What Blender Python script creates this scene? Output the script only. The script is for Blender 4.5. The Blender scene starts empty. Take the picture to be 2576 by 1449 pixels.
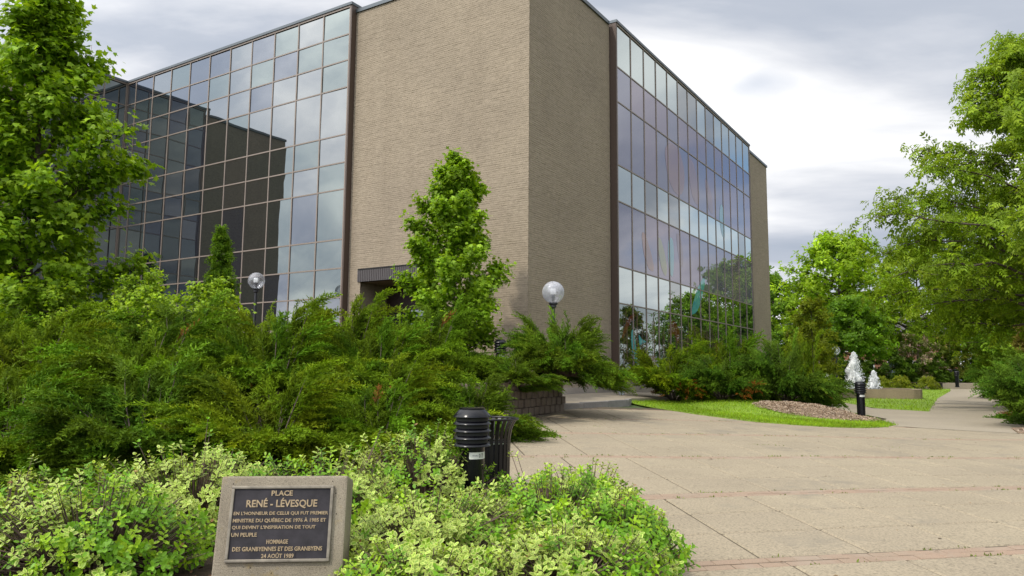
import bpy, bmesh, math, random
import numpy as np
from mathutils import Vector, Matrix

S = bpy.context.scene
COL = S.collection
rnd = random.Random(7)
RNG = np.random.default_rng(11)
PI = math.pi

# ------------------------------------------------------------------ camera
EYE = 1.45
TH = math.atan(215 / 1894.0)
PH = math.radians(0.45)
cam_d = bpy.data.cameras.new("camera")
cam = bpy.data.objects.new("camera", cam_d)
COL.objects.link(cam)
cam_d.sensor_width = 36.0
cam_d.lens = 36.0 * 1894.0 / 2576.0
cam_d.clip_end = 2000.0
cam_d.clip_start = 0.05
_f = Vector((0, math.cos(TH), math.sin(TH)))
_r0 = Vector((1, 0, 0))
_u0 = Vector((0, -math.sin(TH), math.cos(TH)))
_r = _r0 * math.cos(PH) + _u0 * math.sin(PH)
_u = -_r0 * math.sin(PH) + _u0 * math.cos(PH)
cam.matrix_world = Matrix(((_r.x, _u.x, -_f.x, 0), (_r.y, _u.y, -_f.y, 0), (_r.z, _u.z, -_f.z, EYE), (0, 0, 0, 1)))
S.camera = cam

# ------------------------------------------------------------------ sky and sun
SUN_AZ = (-0.77, -0.64)
SUN_EL = math.radians(50)
W = bpy.data.worlds.new("World")
S.world = W
W.use_nodes = True
nt = W.node_tree
nt.nodes.clear()


def N(tree, typ, **kw):
    n = tree.nodes.new(typ)
    for k, v in kw.items():
        if k.startswith("i_"):
            n.inputs[k[2:].replace("_", " ")].default_value = v
        else:
            setattr(n, k, v)
    return n


def mathn(tree, op, a, b=None, c=None):
    n = tree.nodes.new("ShaderNodeMath")
    n.operation = op
    for i, v in enumerate((a, b, c)):
        if v is None:
            continue
        if isinstance(v, (int, float)):
            n.inputs[i].default_value = v
        else:
            tree.links.new(v, n.inputs[i])
    return n.outputs[0]


def ramp(tree, fac, stops, interp="LINEAR"):
    n = tree.nodes.new("ShaderNodeValToRGB")
    n.color_ramp.interpolation = interp
    el = n.color_ramp.elements
    while len(el) < len(stops):
        el.new(0.5)
    for e, (p, c) in zip(el, stops):
        e.position = p
        e.color = (*c, 1) if len(c) == 3 else c
    tree.links.new(fac, n.inputs[0])
    return n.outputs[0]


def mixc(tree, fac, a, b, mode="MIX"):
    n = tree.nodes.new("ShaderNodeMix")
    n.data_type = "RGBA"
    n.blend_type = mode
    for sock, v in ((n.inputs[0], fac), (n.inputs[6], a), (n.inputs[7], b)):
        if isinstance(v, (int, float)):
            sock.default_value = v
        elif isinstance(v, tuple):
            sock.default_value = (*v, 1) if len(v) == 3 else v
        else:
            tree.links.new(v, sock)
    return n.outputs[2]


out = N(nt, "ShaderNodeOutputWorld")
bg = N(nt, "ShaderNodeBackground", i_Strength=0.1)
sky = N(nt, "ShaderNodeTexSky", sky_type="NISHITA", sun_disc=False, sun_elevation=SUN_EL,
        sun_rotation=math.atan2(SUN_AZ[0], SUN_AZ[1]), air_density=1.0, dust_density=0.6)
tc = N(nt, "ShaderNodeTexCoord")
sep = N(nt, "ShaderNodeSeparateXYZ")
nt.links.new(tc.outputs["Generated"], sep.inputs[0])
zz = mathn(nt, "ADD", mathn(nt, "MAXIMUM", sep.outputs[2], 0.0), 0.16)
cmb = N(nt, "ShaderNodeCombineXYZ")
nt.links.new(mathn(nt, "DIVIDE", sep.outputs[0], zz), cmb.inputs[0])
nt.links.new(mathn(nt, "DIVIDE", sep.outputs[1], zz), cmb.inputs[1])
mp = N(nt, "ShaderNodeMapping")
mp.inputs["Location"].default_value = (5.5, 5.5, 0.0)
mp.inputs["Rotation"].default_value = (0, 0, math.radians(-50))
mp.inputs["Scale"].default_value = (0.75, 1.25, 1.0)
nt.links.new(cmb.outputs[0], mp.inputs[0])
n1 = N(nt, "ShaderNodeTexNoise", i_Scale=0.95, i_Detail=7.0, i_Roughness=0.52, i_Distortion=0.35)
nt.links.new(mp.outputs[0], n1.inputs["Vector"])
n2 = N(nt, "ShaderNodeTexNoise", i_Scale=0.62, i_Detail=4.0, i_Roughness=0.5)
mp2 = N(nt, "ShaderNodeMapping")
mp2.inputs["Location"].default_value = (4.0, -3.0, 2.0)
nt.links.new(cmb.outputs[0], mp2.inputs[0])
nt.links.new(mp2.outputs[0], n2.inputs["Vector"])
cloud = ramp(nt, n1.outputs["Fac"], [(0.28, (5.0, 5.7, 6.9)), (0.40, (6.3, 6.85, 7.9)), (0.475, (8.8, 9.1, 9.8)),
                                     (0.55, (11.5, 11.6, 11.9)), (0.70, (14.5, 14.5, 14.4))])
# the veil of cloud is brightest round the hidden sun
_el = math.radians(50)
_sd = (SUN_AZ[0] / math.hypot(*SUN_AZ) * math.cos(_el), SUN_AZ[1] / math.hypot(*SUN_AZ) * math.cos(_el), math.sin(_el))
dotn = N(nt, "ShaderNodeVectorMath", operation="DOT_PRODUCT")
nt.links.new(tc.outputs["Generated"], dotn.inputs[0])
dotn.inputs[1].default_value = _sd
glow = mathn(nt, "MULTIPLY_ADD", mathn(nt, "POWER", mathn(nt, "MAXIMUM", dotn.outputs["Value"], 0.0), 2.0), 2.3, 0.96)
gcol = N(nt, "ShaderNodeCombineXYZ")
for _i in range(3):
    nt.links.new(glow, gcol.inputs[_i])
cloud = mixc(nt, 1.0, cloud, gcol.outputs[0], "MULTIPLY")
gap = ramp(nt, n2.outputs["Fac"], [(0.30, (0, 0, 0)), (0.38, (1, 1, 1))])
skyc = mixc(nt, 1.0, sky.outputs[0], (1.5, 1.5, 1.55), "MULTIPLY")
tot = mixc(nt, gap, skyc, cloud)
nt.links.new(tot, bg.inputs[0])
nt.links.new(bg.outputs[0], out.inputs[0])

sun_d = bpy.data.lights.new("sun", "SUN")
sun_d.energy = 2.8
sun_d.angle = math.radians(2.5)
sun_d.color = (1.0, 0.93, 0.80)
sun = bpy.data.objects.new("sun", sun_d)
COL.objects.link(sun)
_l = math.hypot(*SUN_AZ)
tosun = Vector((SUN_AZ[0] / _l * math.cos(SUN_EL), SUN_AZ[1] / _l * math.cos(SUN_EL), math.sin(SUN_EL)))
sun.rotation_euler = tosun.to_track_quat("Z", "Y").to_euler()
sun.location = (-20, -10, 30)
S.view_settings.view_transform = "Standard"
S.view_settings.look = "None"
S.view_settings.exposure = -0.15
S.view_settings.gamma = 1.0
S.view_settings.use_curve_mapping = False
S.render.engine = "CYCLES"
S.cycles.max_bounces = 8
S.cycles.transparent_max_bounces = 12
S.cycles.caustics_reflective = False
S.cycles.caustics_refractive = False


# ------------------------------------------------------------------ terrain functions
def sm(a, b, x):
    t = min(1.0, max(0.0, (x - a) / (b - a)))
    return t * t * (3 - 2 * t)


def g(x, y):
    yy = min(max(y, 0.0), 62.0)
    return yy * (0.030 - 0.019 * sm(1, 11, x))


_XB = [(-6, 1.0), (3, 0.8), (5.0, 0.95), (5.9, 0.95), (7.2, 0.6), (8.0, -0.3), (8.6, -0.85), (9.5, -1.15), (12, -1.05), (14.2, -0.78),
       (18.5, 1.06), (19.2, 0.75), (21.6, 0.45), (21.9, 0.34), (40, -28.0)]


def xb(y):
    for (a, xa), (b, xc) in zip(_XB, _XB[1:]):
        if y <= b:
            return xa + (xc - xa) * max(0.0, (y - a) / (b - a))
    return _XB[-1][1]


def soil(x, y):
    d = xb(y) - x
    base = g(x, y) + 0.05
    top = 1.22 + 0.02 * max(0, y - 14)
    t = sm(6.6, 12.5, y) * max(sm(0, 2.6, d), sm(13.2, 14.3, y))
    return base + (max(top, base) - base) * t + 0.05 * sm(0.0, 0.5, d)


# ------------------------------------------------------------------ materials
MATS = {}


def new_mat(name):
    m = bpy.data.materials.new(name)
    m.use_nodes = True
    t = m.node_tree
    b = t.nodes["Principled BSDF"]
    MATS[name] = m
    return m, t, b


def plain(name, col, rough=0.6, metal=0.0, noise=0.0, scale=8.0, bump=0.0, spec=0.5, coat=0.0):
    m, t, b = new_mat(name)
    b.inputs["Base Color"].default_value = (*col, 1)
    b.inputs["Roughness"].default_value = rough
    b.inputs["Metallic"].default_value = metal
    b.inputs["Specular IOR Level"].default_value = spec
    b.inputs["Coat Weight"].default_value = coat
    if noise or bump:
        tcn = N(t, "ShaderNodeTexCoord")
        nz = N(t, "ShaderNodeTexNoise", i_Scale=scale, i_Detail=6.0, i_Roughness=0.6)
        t.links.new(tcn.outputs["Object"], nz.inputs["Vector"])
        if noise:
            c = ramp(t, nz.outputs["Fac"], [(0.3, tuple(v * (1 - noise) for v in col)), (0.7, tuple(min(1, v * (1 + noise)) for v in col))])
            t.links.new(c, b.inputs["Base Color"])
        if bump:
            bp = N(t, "ShaderNodeBump", i_Strength=bump, i_Distance=0.02)
            t.links.new(nz.outputs["Fac"], bp.inputs["Height"])
            t.links.new(bp.outputs[0], b.inputs["Normal"])
    return m


def leaf_mat(name, trans=0.32, rough=0.45, spec=0.35, gain=1.35):
    m, t, b = new_mat(name)
    at = N(t, "ShaderNodeAttribute", attribute_name="Col")
    t.links.new(at.outputs["Color"], b.inputs["Base Color"])
    b.inputs["Roughness"].default_value = rough
    b.inputs["Specular IOR Level"].default_value = spec
    tr = N(t, "ShaderNodeBsdfTranslucent")
    c = mixc(t, 1.0, at.outputs["Color"], (gain * 1.05, gain, gain * 0.55), "MULTIPLY")
    t.links.new(c, tr.inputs[0])
    mx = N(t, "ShaderNodeMixShader", i_Fac=trans)
    t.links.new(b.outputs[0], mx.inputs[1])
    t.links.new(tr.outputs[0], mx.inputs[2])
    t.links.new(mx.outputs[0], t.nodes["Material Output"].inputs[0])
    return m


M_LEAF = leaf_mat("leaf_tissue", 0.40, 0.5, 0.22)
M_EUO = leaf_mat("waxy_leaf_tissue", 0.30, 0.42, 0.25, 1.25)
M_NEEDLE = leaf_mat("scale_leaf_tissue", 0.22, 0.7, 0.08, 1.3)
M_GRASS = leaf_mat("grass_tissue", 0.30, 0.6, 0.15)
M_BARK = plain("bark", (0.075, 0.055, 0.042), 0.9, noise=0.4, scale=14, bump=0.6)
M_TWIG = plain("twig_bark", (0.11, 0.075, 0.055), 0.85, noise=0.3, scale=20)


def concrete_mat(name, c1, c2, scale=3.0, speck=0.35, bump=0.35, rough=0.85, stain=None):
    m, t, b = new_mat(name)
    geo = N(t, "ShaderNodeNewGeometry")
    na = N(t, "ShaderNodeTexNoise", i_Scale=scale * 0.35, i_Detail=6.0, i_Roughness=0.62)
    nb = N(t, "ShaderNodeTexNoise", i_Scale=scale * 26, i_Detail=3.0, i_Roughness=0.7)
    for n in (na, nb):
        t.links.new(geo.outputs["Position"], n.inputs["Vector"])
    c = ramp(t, na.outputs["Fac"], [(0.28, c2), (0.62, c1)])
    sp = ramp(t, nb.outputs["Fac"], [(0.32, (1 - speck,) * 3), (0.5, (1, 1, 1)), (0.72, (1 + speck * 0.5,) * 3)])
    c = mixc(t, 1.0, c, sp, "MULTIPLY")
    oi = N(t, "ShaderNodeObjectInfo")
    tint = ramp(t, oi.outputs["Random"], [(0.0, (0.975, 0.975, 0.98)), (0.5, (1.0, 0.997, 0.995)), (1.0, (1.02, 1.02, 1.01))])
    c = mixc(t, 1.0, c, tint, "MULTIPLY")
    if stain:
        ns = N(t, "ShaderNodeTexNoise", i_Scale=stain[1], i_Detail=5.0, i_Roughness=0.7)
        t.links.new(geo.outputs["Position"], ns.inputs["Vector"])
        c = mixc(t, ramp(t, ns.outputs["Fac"], [(stain[2], (0, 0, 0)), (stain[2] + 0.12, (0.75,) * 3)]), c, stain[0])
    t.links.new(c, b.inputs["Base Color"])
    b.inputs["Roughness"].default_value = rough
    b.inputs["Specular IOR Level"].default_value = 0.25
    bp = N(t, "ShaderNodeBump", i_Strength=bump, i_Distance=0.006)
    t.links.new(nb.outputs["Fac"], bp.inputs["Height"])
    t.links.new(bp.outputs[0], b.inputs["Normal"])
    return m


M_SLAB = concrete_mat("aggregate_slab", (0.292, 0.246, 0.174), (0.25, 0.21, 0.15), 2.0, 0.42, 0.5, stain=((0.195, 0.17, 0.13), 0.9, 0.55))
M_JOINT = concrete_mat("dark_joint", (0.10, 0.08, 0.055), (0.06, 0.05, 0.03), 3, 0.5)
M_PATH = concrete_mat("path_concrete", (0.30, 0.257, 0.192), (0.25, 0.216, 0.166), 1.2, 0.22, 0.25)
M_CONC = concrete_mat("grey_concrete", (0.34, 0.30, 0.255), (0.25, 0.22, 0.19), 2.0, 0.2, 0.3, stain=((0.17, 0.15, 0.13), 0.8, 0.62))
M_BASIN = concrete_mat("basin_concrete", (0.30, 0.235, 0.165), (0.20, 0.155, 0.11), 2.0, 0.3, 0.3)
M_STONE = concrete_mat("memorial_concrete", (0.33, 0.285, 0.215), (0.225, 0.19, 0.14), 9.0, 0.55, 0.9, stain=((0.29, 0.20, 0.05), 4.5, 0.60))
M_BLOCK = concrete_mat("wall_block", (0.22, 0.175, 0.14), (0.14, 0.11, 0.088), 5.0, 0.35, 0.6)
M_KERB = concrete_mat("granite_kerb", (0.27, 0.25, 0.23), (0.18, 0.17, 0.155), 6.0, 0.45, 0.8)
M_BRICKP = concrete_mat("paver_brick", (0.29, 0.207, 0.15), (0.265, 0.203, 0.148), 6.0, 0.3, 0.5, stain=((0.29, 0.235, 0.18), 1.3, 0.52))
M_SOIL = concrete_mat("bed_soil", (0.055, 0.035, 0.022), (0.028, 0.018, 0.012), 6.0, 0.6, 1.0)
M_MULCH = leaf_mat("wood_chip", 0.0, 0.9, 0.1)


def brick_mat(name, c1, c2):
    m, t, b = new_mat(name)
    geo = N(t, "ShaderNodeNewGeometry")
    mpn = N(t, "ShaderNodeMapping")
    mpn.inputs["Scale"].default_value = (7.0, 7.0, 15.0)
    t.links.new(geo.outputs["Position"], mpn.inputs[0])
    na = N(t, "ShaderNodeTexNoise", i_Scale=1.0, i_Detail=3.0, i_Roughness=0.7)
    t.links.new(mpn.outputs[0], na.inputs["Vector"])
    nb = N(t, "ShaderNodeTexNoise", i_Scale=0.5, i_Detail=5.0, i_Roughness=0.6)
    t.links.new(geo.outputs["Position"], nb.inputs["Vector"])
    nc = N(t, "ShaderNodeTexNoise", i_Scale=38.0, i_Detail=2.0, i_Roughness=0.6)
    t.links.new(geo.outputs["Position"], nc.inputs["Vector"])
    c = ramp(t, na.outputs["Fac"], [(0.30, c2), (0.5, c1), (0.72, tuple(v * 1.14 for v in c1))])
    c = mixc(t, 1.0, c, ramp(t, nb.outputs["Fac"], [(0.3, (0.90, 0.90, 0.90)), (0.65, (1.03, 1.03, 1.02))]), "MULTIPLY")
    mps = N(t, "ShaderNodeMapping")
    mps.inputs["Scale"].default_value = (2.2, 2.2, 0.10)
    t.links.new(geo.outputs["Position"], mps.inputs[0])
    nst = N(t, "ShaderNodeTexNoise", i_Scale=1.0, i_Detail=5.0, i_Roughness=0.65)
    t.links.new(mps.outputs[0], nst.inputs["Vector"])
    c = mixc(t, 1.0, c, ramp(t, nst.outputs["Fac"], [(0.3, (0.955, 0.95, 0.945)), (0.55, (1.0, 1.0, 1.0)), (0.75, (1.02, 1.02, 1.02))]), "MULTIPLY")
    c = mixc(t, 1.0, c, ramp(t, nc.outputs["Fac"], [(0.26, (0.62, 0.62, 0.62)), (0.42, (1, 1, 1))]), "MULTIPLY")
    t.links.new(c, b.inputs["Base Color"])
    b.inputs["Roughness"].default_value = 0.9
    b.inputs["Specular IOR Level"].default_value = 0.2
    bp = N(t, "ShaderNodeBump", i_Strength=0.6, i_Distance=0.008)
    t.links.new(nc.outputs["Fac"], bp.inputs["Height"])
    t.links.new(bp.outputs[0], b.inputs["Normal"])
    return m


M_BRICK = brick_mat("split_face_brick", (0.308, 0.254, 0.192), (0.258, 0.212, 0.158))
M_FRAME = plain("bronze_aluminium", (0.235, 0.19, 0.16), 0.5, 0.1)
M_FRAMED = plain("dark_bronze_return", (0.075, 0.05, 0.038), 0.5, 0.1)
M_COPING = plain("grey_metal_coping", (0.10, 0.115, 0.125), 0.4, 0.5)


def glass_mat(name, refl, body, base=0.40):
    m, t, b = new_mat(name)
    b.inputs["Base Color"].default_value = (*body, 1)
    b.inputs["Roughness"].default_value = 0.3
    b.inputs["Specular IOR Level"].default_value = 0.0
    gl = N(t, "ShaderNodeBsdfGlossy", i_Roughness=0.0)
    gl.inputs["Color"].default_value = (*refl, 1)
    lw = N(t, "ShaderNodeLayerWeight", i_Blend=0.5)
    fac = mathn(t, "MULTIPLY_ADD", mathn(t, "POWER", lw.outputs["Facing"], 2.0), 0.55, base)
    mx = N(t, "ShaderNodeMixShader")
    t.links.new(fac, mx.inputs[0])
    t.links.new(b.outputs[0], mx.inputs[1])
    t.links.new(gl.outputs[0], mx.inputs[2])
    t.links.new(mx.outputs[0], t.nodes["Material Output"].inputs[0])
    return m


M_GLASS = [glass_mat("green_tinted_glass", (0.88, 0.98, 0.95), (0.009, 0.012, 0.013), 0.165), glass_mat("blue_tinted_glass", (0.88, 0.93, 1.0), (0.007, 0.010, 0.016), 0.14),
           glass_mat("clear_tinted_glass", (0.95, 0.98, 0.97), (0.009, 0.012, 0.013), 0.20)]
M_GLASSC = glass_mat("pale_clear_glass", (0.92, 1.0, 0.98), (0.012, 0.016, 0.016), 0.36)
M_GLASSP = [glass_mat("mauve_veiled_glass", (0.85, 0.88, 1.0), (0.145, 0.135, 0.175), 0.06), glass_mat("mauve_veiled_glass_warm", (0.88, 0.86, 0.97), (0.17, 0.14, 0.165), 0.06)]
M_BLACK = plain("black_gloss_paint", (0.004, 0.004, 0.006), 0.22, 0.0, spec=0.32)
M_BLACKM = plain("black_matt", (0.004, 0.004, 0.004), 0.7)


def tintglass(name, col, f=0.35):
    return glass_mat(name, (0.8, 0.88, 0.9), col, f)


# ------------------------------------------------------------------ object helpers
def tag(o, label=None, cat=None, group=None, kind=None):
    if label:
        o["label"] = label
    if cat:
        o["category"] = cat
    if group:
        o["group"] = group
    if kind:
        o["kind"] = kind
    return o


def link(o, parent=None):
    COL.objects.link(o)
    if parent is not None:
        o.parent = parent
    return o


def empty(name, loc, label, cat, group=None, rz=0.0):
    o = bpy.data.objects.new(name, None)
    o.empty_display_size = 0.2
    o.location = loc
    o.rotation_euler = (0, 0, rz)
    link(o)
    return tag(o, label, cat, group)


def mesh_np(name, V, F, col=None, mat=None, smooth=False):
    """V (n,3); F (m,3) or (m,4)"""
    V = np.asarray(V, np.float32)
    F = np.asarray(F, np.int32)
    me = bpy.data.meshes.new(name)
    k = F.shape[1]
    me.vertices.add(len(V))
    me.vertices.foreach_set("co", V.ravel())
    me.loops.add(F.size)
    me.loops.foreach_set("vertex_index", F.ravel())
    me.polygons.add(len(F))
    me.polygons.foreach_set("loop_start", np.arange(0, F.size, k, dtype=np.int32))
    me.polygons.foreach_set("loop_total", np.full(len(F), k, np.int32))
    me.polygons.foreach_set("use_smooth", np.full(len(F), bool(smooth)))
    me.update(calc_edges=True)
    if col is not None:
        a = me.color_attributes.new("Col", "FLOAT_COLOR", "POINT")
        c4 = np.ones((len(V), 4), np.float32)
        c4[:, :3] = col
        a.data.foreach_set("color", c4.ravel())
    if mat:
        me.materials.append(mat)
    return me


def mobj(name, me, parent=None, loc=(0, 0, 0)):
    o = bpy.data.objects.new(name, me)
    o.location = loc
    return link(o, parent)


class MB:
    """collects solids into one mesh"""

    def __init__(self):
        self.bm = bmesh.new()

    def box(self, c, s, rot=None, bev=0.0):
        m = Matrix.Translation(c) @ (rot.to_4x4() if rot else Matrix()) @ Matrix.Diagonal((*s, 1))
        r = bmesh.ops.create_cube(self.bm, size=1.0, matrix=m)
        if bev:
            es = list({e for v in r["verts"] for e in v.link_edges})
            bmesh.ops.bevel(self.bm, geom=es, offset=bev, segments=2, affect="EDGES", profile=0.6)
        return self

    def cyl(self, c, r1, r2, h, seg=20, cap=True, rot=None):
        m = Matrix.Translation(c) @ (rot.to_4x4() if rot else Matrix())
        bmesh.ops.create_cone(self.bm, cap_ends=cap, segments=seg, radius1=r1, radius2=r2, depth=h, matrix=m)
        return self

    def lathe(self, prof, seg=28, c=(0, 0, 0)):
        vs = []
        for r, z in prof:
            vs.append([self.bm.verts.new((c[0] + r * math.cos(2 * PI * i / seg), c[1] + r * math.sin(2 * PI * i / seg), c[2] + z)) for i in range(seg)])
        for a, b in zip(vs, vs[1:]):
            for i in range(seg):
                j = (i + 1) % seg
                self.bm.faces.new((a[i], a[j], b[j], b[i]))
        if prof[0][0] > 1e-4:
            self.bm.faces.new(list(reversed(vs[0])))
        if prof[-1][0] > 1e-4:
            self.bm.faces.new(vs[-1])
        return self

    def sphere(self, c, r, u=24, v=16):
        bmesh.ops.create_uvsphere(self.bm, u_segments=u, v_segments=v, radius=r, matrix=Matrix.Translation(c))
        return self

    def prism(self, poly, z0, z1):
        a = [self.bm.verts.new((x, y, z0)) for x, y in poly]
        b = [self.bm.verts.new((x, y, z1)) for x, y in poly]
        n = len(poly)
        for i in range(n):
            j = (i + 1) % n
            self.bm.faces.new((a[i], a[j], b[j], b[i]))
        self.bm.faces.new(list(reversed(a)))
        self.bm.faces.new(b)
        return self

    def mesh(self, name, mat, smooth=False):
        bmesh.ops.recalc_face_normals(self.bm, faces=self.bm.faces)
        me = bpy.data.meshes.new(name)
        self.bm.to_mesh(me)
        self.bm.free()
        if mat:
            me.materials.append(mat)
        me.polygons.foreach_set("use_smooth", np.full(len(me.polygons), bool(smooth)))
        if smooth:
            try:
                me.set_sharp_from_angle(angle=math.radians(38))
            except Exception:
                pass
        return me

    def build(self, name, mat, parent=None, loc=(0, 0, 0), smooth=False):
        return mobj(name, self.mesh(name, mat, smooth), parent, loc)


def tube_np(pts, radii, sides=5):
    pts = np.asarray(pts, float)
    n = len(pts)
    T = np.gradient(pts, axis=0)
    T /= np.linalg.norm(T, axis=1)[:, None] + 1e-9
    ref = np.where(np.abs(T[:, 2:3]) > 0.9, np.array([[1.0, 0, 0]]), np.array([[0, 0, 1.0]]))
    A = np.cross(T, ref)
    A /= np.linalg.norm(A, axis=1)[:, None] + 1e-9
    B = np.cross(T, A)
    ang = np.arange(sides) * 2 * PI / sides
    ring = A[:, None, :] * np.cos(ang)[None, :, None] + B[:, None, :] * np.sin(ang)[None, :, None]
    V = pts[:, None, :] + ring * np.asarray(radii)[:, None, None]
    F = []
    for i in range(n - 1):
        for j in range(sides):
            k = (j + 1) % sides
            F.append((i * sides + j, i * sides + k, (i + 1) * sides + k, (i + 1) * sides + j))
    return V.reshape(-1, 3), np.array(F)


class Tubes:
    def __init__(self):
        self.V, self.F, self.n = [], [], 0

    def add(self, pts, radii, sides=5):
        v, f = tube_np(pts, radii, sides)
        self.V.append(v)
        self.F.append(f + self.n)
        self.n += len(v)

    def mesh(self, name, mat):
        return mesh_np(name, np.concatenate(self.V), np.concatenate(self.F), mat=mat, smooth=True)


def unit(a):
    return a / (np.linalg.norm(a, axis=-1, keepdims=True) + 1e-9)


def frames(d, up):
    """columns: x along d, z near up"""
    x = unit(d)
    y = unit(np.cross(up, x))
    z = np.cross(x, y)
    return np.stack([x, y, z], axis=2)


def scatter(protos, P, R, s, tint, pick):
    """join instances of triangle prototypes into arrays. protos: list of (V,F,C)"""
    Vs, Fs, Cs, n = [], [], [], 0
    for k, (pv, pf, pc) in enumerate(protos):
        idx = np.where(pick == k)[0]
        if len(idx) == 0:
            continue
        v = np.einsum("nij,vj->nvi", R[idx], pv) * s[idx][:, None, None] + P[idx][:, None, :]
        c = np.clip(pc[None] * tint[idx][:, None, :], 0, 1)
        f = pf[None] + (np.arange(len(idx)) * len(pv))[:, None, None] + n
        Vs.append(v.reshape(-1, 3))
        Cs.append(c.reshape(-1, 3))
        Fs.append(f.reshape(-1, 3))
        n += len(idx) * len(pv)
    return np.concatenate(Vs), np.concatenate(Fs), np.concatenate(Cs)


# leaf prototypes: length 1 along +x, lying in xy, z = upper side
def leaf_maple():
    ang = [150, 62, 28, 0, -28, -62, -150]
    rad = [0.30, 0.55, 0.30, 0.60, 0.30, 0.55, 0.30]
    V = [(0.42, 0, 0.03)]
    for a, r in zip(ang, rad):
        V.append((0.42 + r * math.cos(math.radians(a)), r * math.sin(math.radians(a)), -0.22 * (r - 0.3)))
    n = len(ang)
    F = [(0, 1 + (i + 1) % n, 1 + i) for i in range(n)]
    return np.array(V), np.array(F), np.ones((len(V), 3))


def leaf_oval(w=0.42, fold=0.08):
    V = [(0, 0, 0), (0.3, w * 0.5, fold), (0.7, w * 0.42, fold * 0.7), (1, 0, -0.12), (0.7, -w * 0.42, fold * 0.7), (0.3, -w * 0.5, fold)]
    F = [(0, 5, 1), (1, 5, 4), (1, 4, 2), (2, 4, 3)]
    return np.array(V), np.array(F), np.ones((6, 3))


def leaf_kite(w=0.5):
    V = np.array([(0, 0, 0), (.45, w * .5, .07), (1, 0, -.10), (.45, -w * .5, .07)])
    return V, np.array([(0, 2, 1), (0, 3, 2)]), np.ones((4, 3))


def leaf_clump(rng, n=6, w=0.46):
    pv, pf, _ = leaf_kite(w)
    Vs, Fs, Cs = [], [], []
    for i in range(n):
        d = unit(np.array([rng.uniform(0.2, 1), rng.uniform(-1, 1), rng.uniform(-0.7, 0.5)]))
        R = frames(d[None], unit(np.array([[rng.uniform(-.5, .5), rng.uniform(-.5, .5), 1.0]])))[0]
        Vs.append((pv * rng.uniform(0.40, 0.62)) @ R.T + np.array([rng.uniform(0, .45), rng.uniform(-.25, .25), rng.uniform(-.15, .15)]))
        Fs.append(pf + 4 * i)
        Cs.append(np.full((4, 3), rng.uniform(0.8, 1.2)))
    return np.concatenate(Vs), np.concatenate(Fs), np.concatenate(Cs)


def leaf_pinnate(n=3):
    pv, pf, _ = leaf_kite(0.40)
    Vs, Fs = [], []
    k = 0
    for i in range(n):
        for s in (-1, 1):
            R = frames(unit(np.array([[0.7, 0.8 * s, -0.35]])), np.array([[0, 0, 1.0]]))[0]
            Vs.append((pv * 0.46) @ R.T + np.array([0.08 + 0.6 * i / (n - 1), 0, -0.25 * (i / n) ** 2]))
            Fs.append(pf + 4 * k)
            k += 1
    Vs.append(pv * 0.45 + np.array([0.68, 0, -0.15]))
    Fs.append(pf + 4 * k)
    V = np.concatenate(Vs)
    return V, np.concatenate(Fs), np.ones((len(V), 3))


MAPLE = [leaf_maple()]
_r1 = np.random.default_rng(3)
CLUMP = [leaf_clump(_r1, 5, .5) for _ in range(4)]
CLUMPN = [leaf_clump(_r1, 5, 0.34) for _ in range(4)]
PINN = [leaf_pinnate()]


# ------------------------------------------------------------------ ground and paving
def build_ground():
    xs = np.concatenate([np.linspace(-420, -40, 14), np.linspace(-36, 60, 97), np.linspace(66, 460, 14)])
    ys = np.concatenate([np.linspace(-320, -20, 9), np.linspace(-15, 75, 121), np.linspace(85, 700, 12)])
    V = [(x, y, g(x, y) - 0.03) for y in ys for x in xs]
    nx = len(xs)
    F = [(j * nx + i, j * nx + i + 1, (j + 1) * nx + i + 1, (j + 1) * nx + i) for j in range(len(ys) - 1) for i in range(nx - 1)]
    m, t, b = new_mat("turf_and_soil")
    geo = N(t, "ShaderNodeNewGeometry")
    nz = N(t, "ShaderNodeTexNoise", i_Scale=0.8, i_Detail=8.0)
    t.links.new(geo.outputs["Position"], nz.inputs["Vector"])
    c = ramp(t, nz.outputs["Fac"], [(0.35, (0.035, 0.06, 0.012)), (0.6, (0.06, 0.10, 0.018)), (0.75, (0.09, 0.10, 0.035))])
    t.links.new(c, b.inputs["Base Color"])
    b.inputs["Roughness"].default_value = 0.95
    tag(mobj("ground", mesh_np("ground", V, F, mat=m, smooth=True)), kind="structure")


build_ground()


def drape(name, poly, off, mat, zf=g, cell=0.7, parent=None, kind="structure", skirt=0.0):
    """flat polygon cut into a grid and laid over the terrain"""
    bm = bmesh.new()
    bm.faces.new([bm.verts.new((x, y, 0)) for x, y in poly])
    xs = [p[0] for p in poly]
    ys = [p[1] for p in poly]
    for ax, lo, hi in ((0, min(xs), max(xs)), (1, min(ys), max(ys))):
        k = lo + cell
        while k < hi:
            co = (k, 0, 0) if ax == 0 else (0, k, 0)
            no = (1, 0, 0) if ax == 0 else (0, 1, 0)
            bmesh.ops.bisect_plane(bm, geom=bm.verts[:] + bm.edges[:] + bm.faces[:], plane_co=co, plane_no=no)
            k += cell
    for v in bm.verts:
        v.co.z = zf(v.co.x, v.co.y) + off
    for f in bm.faces:
        if f.normal.z < 0:
            f.normal_flip()
    if skirt:
        be = [e for e in bm.edges if e.is_boundary]
        r = bmesh.ops.extrude_edge_only(bm, edges=be)
        for v in r["geom"]:
            if isinstance(v, bmesh.types.BMVert):
                v.co.z -= skirt
    bmesh.ops.triangulate(bm, faces=[f for f in bm.faces if len(f.verts) > 4])
    me = bpy.data.meshes.new(name)
    bm.normal_update()
    bm.to_mesh(me)
    bm.free()
    me.materials.append(mat)
    o = mobj(name, me, parent)
    if kind:
        tag(o, kind=kind)
    return o


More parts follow.
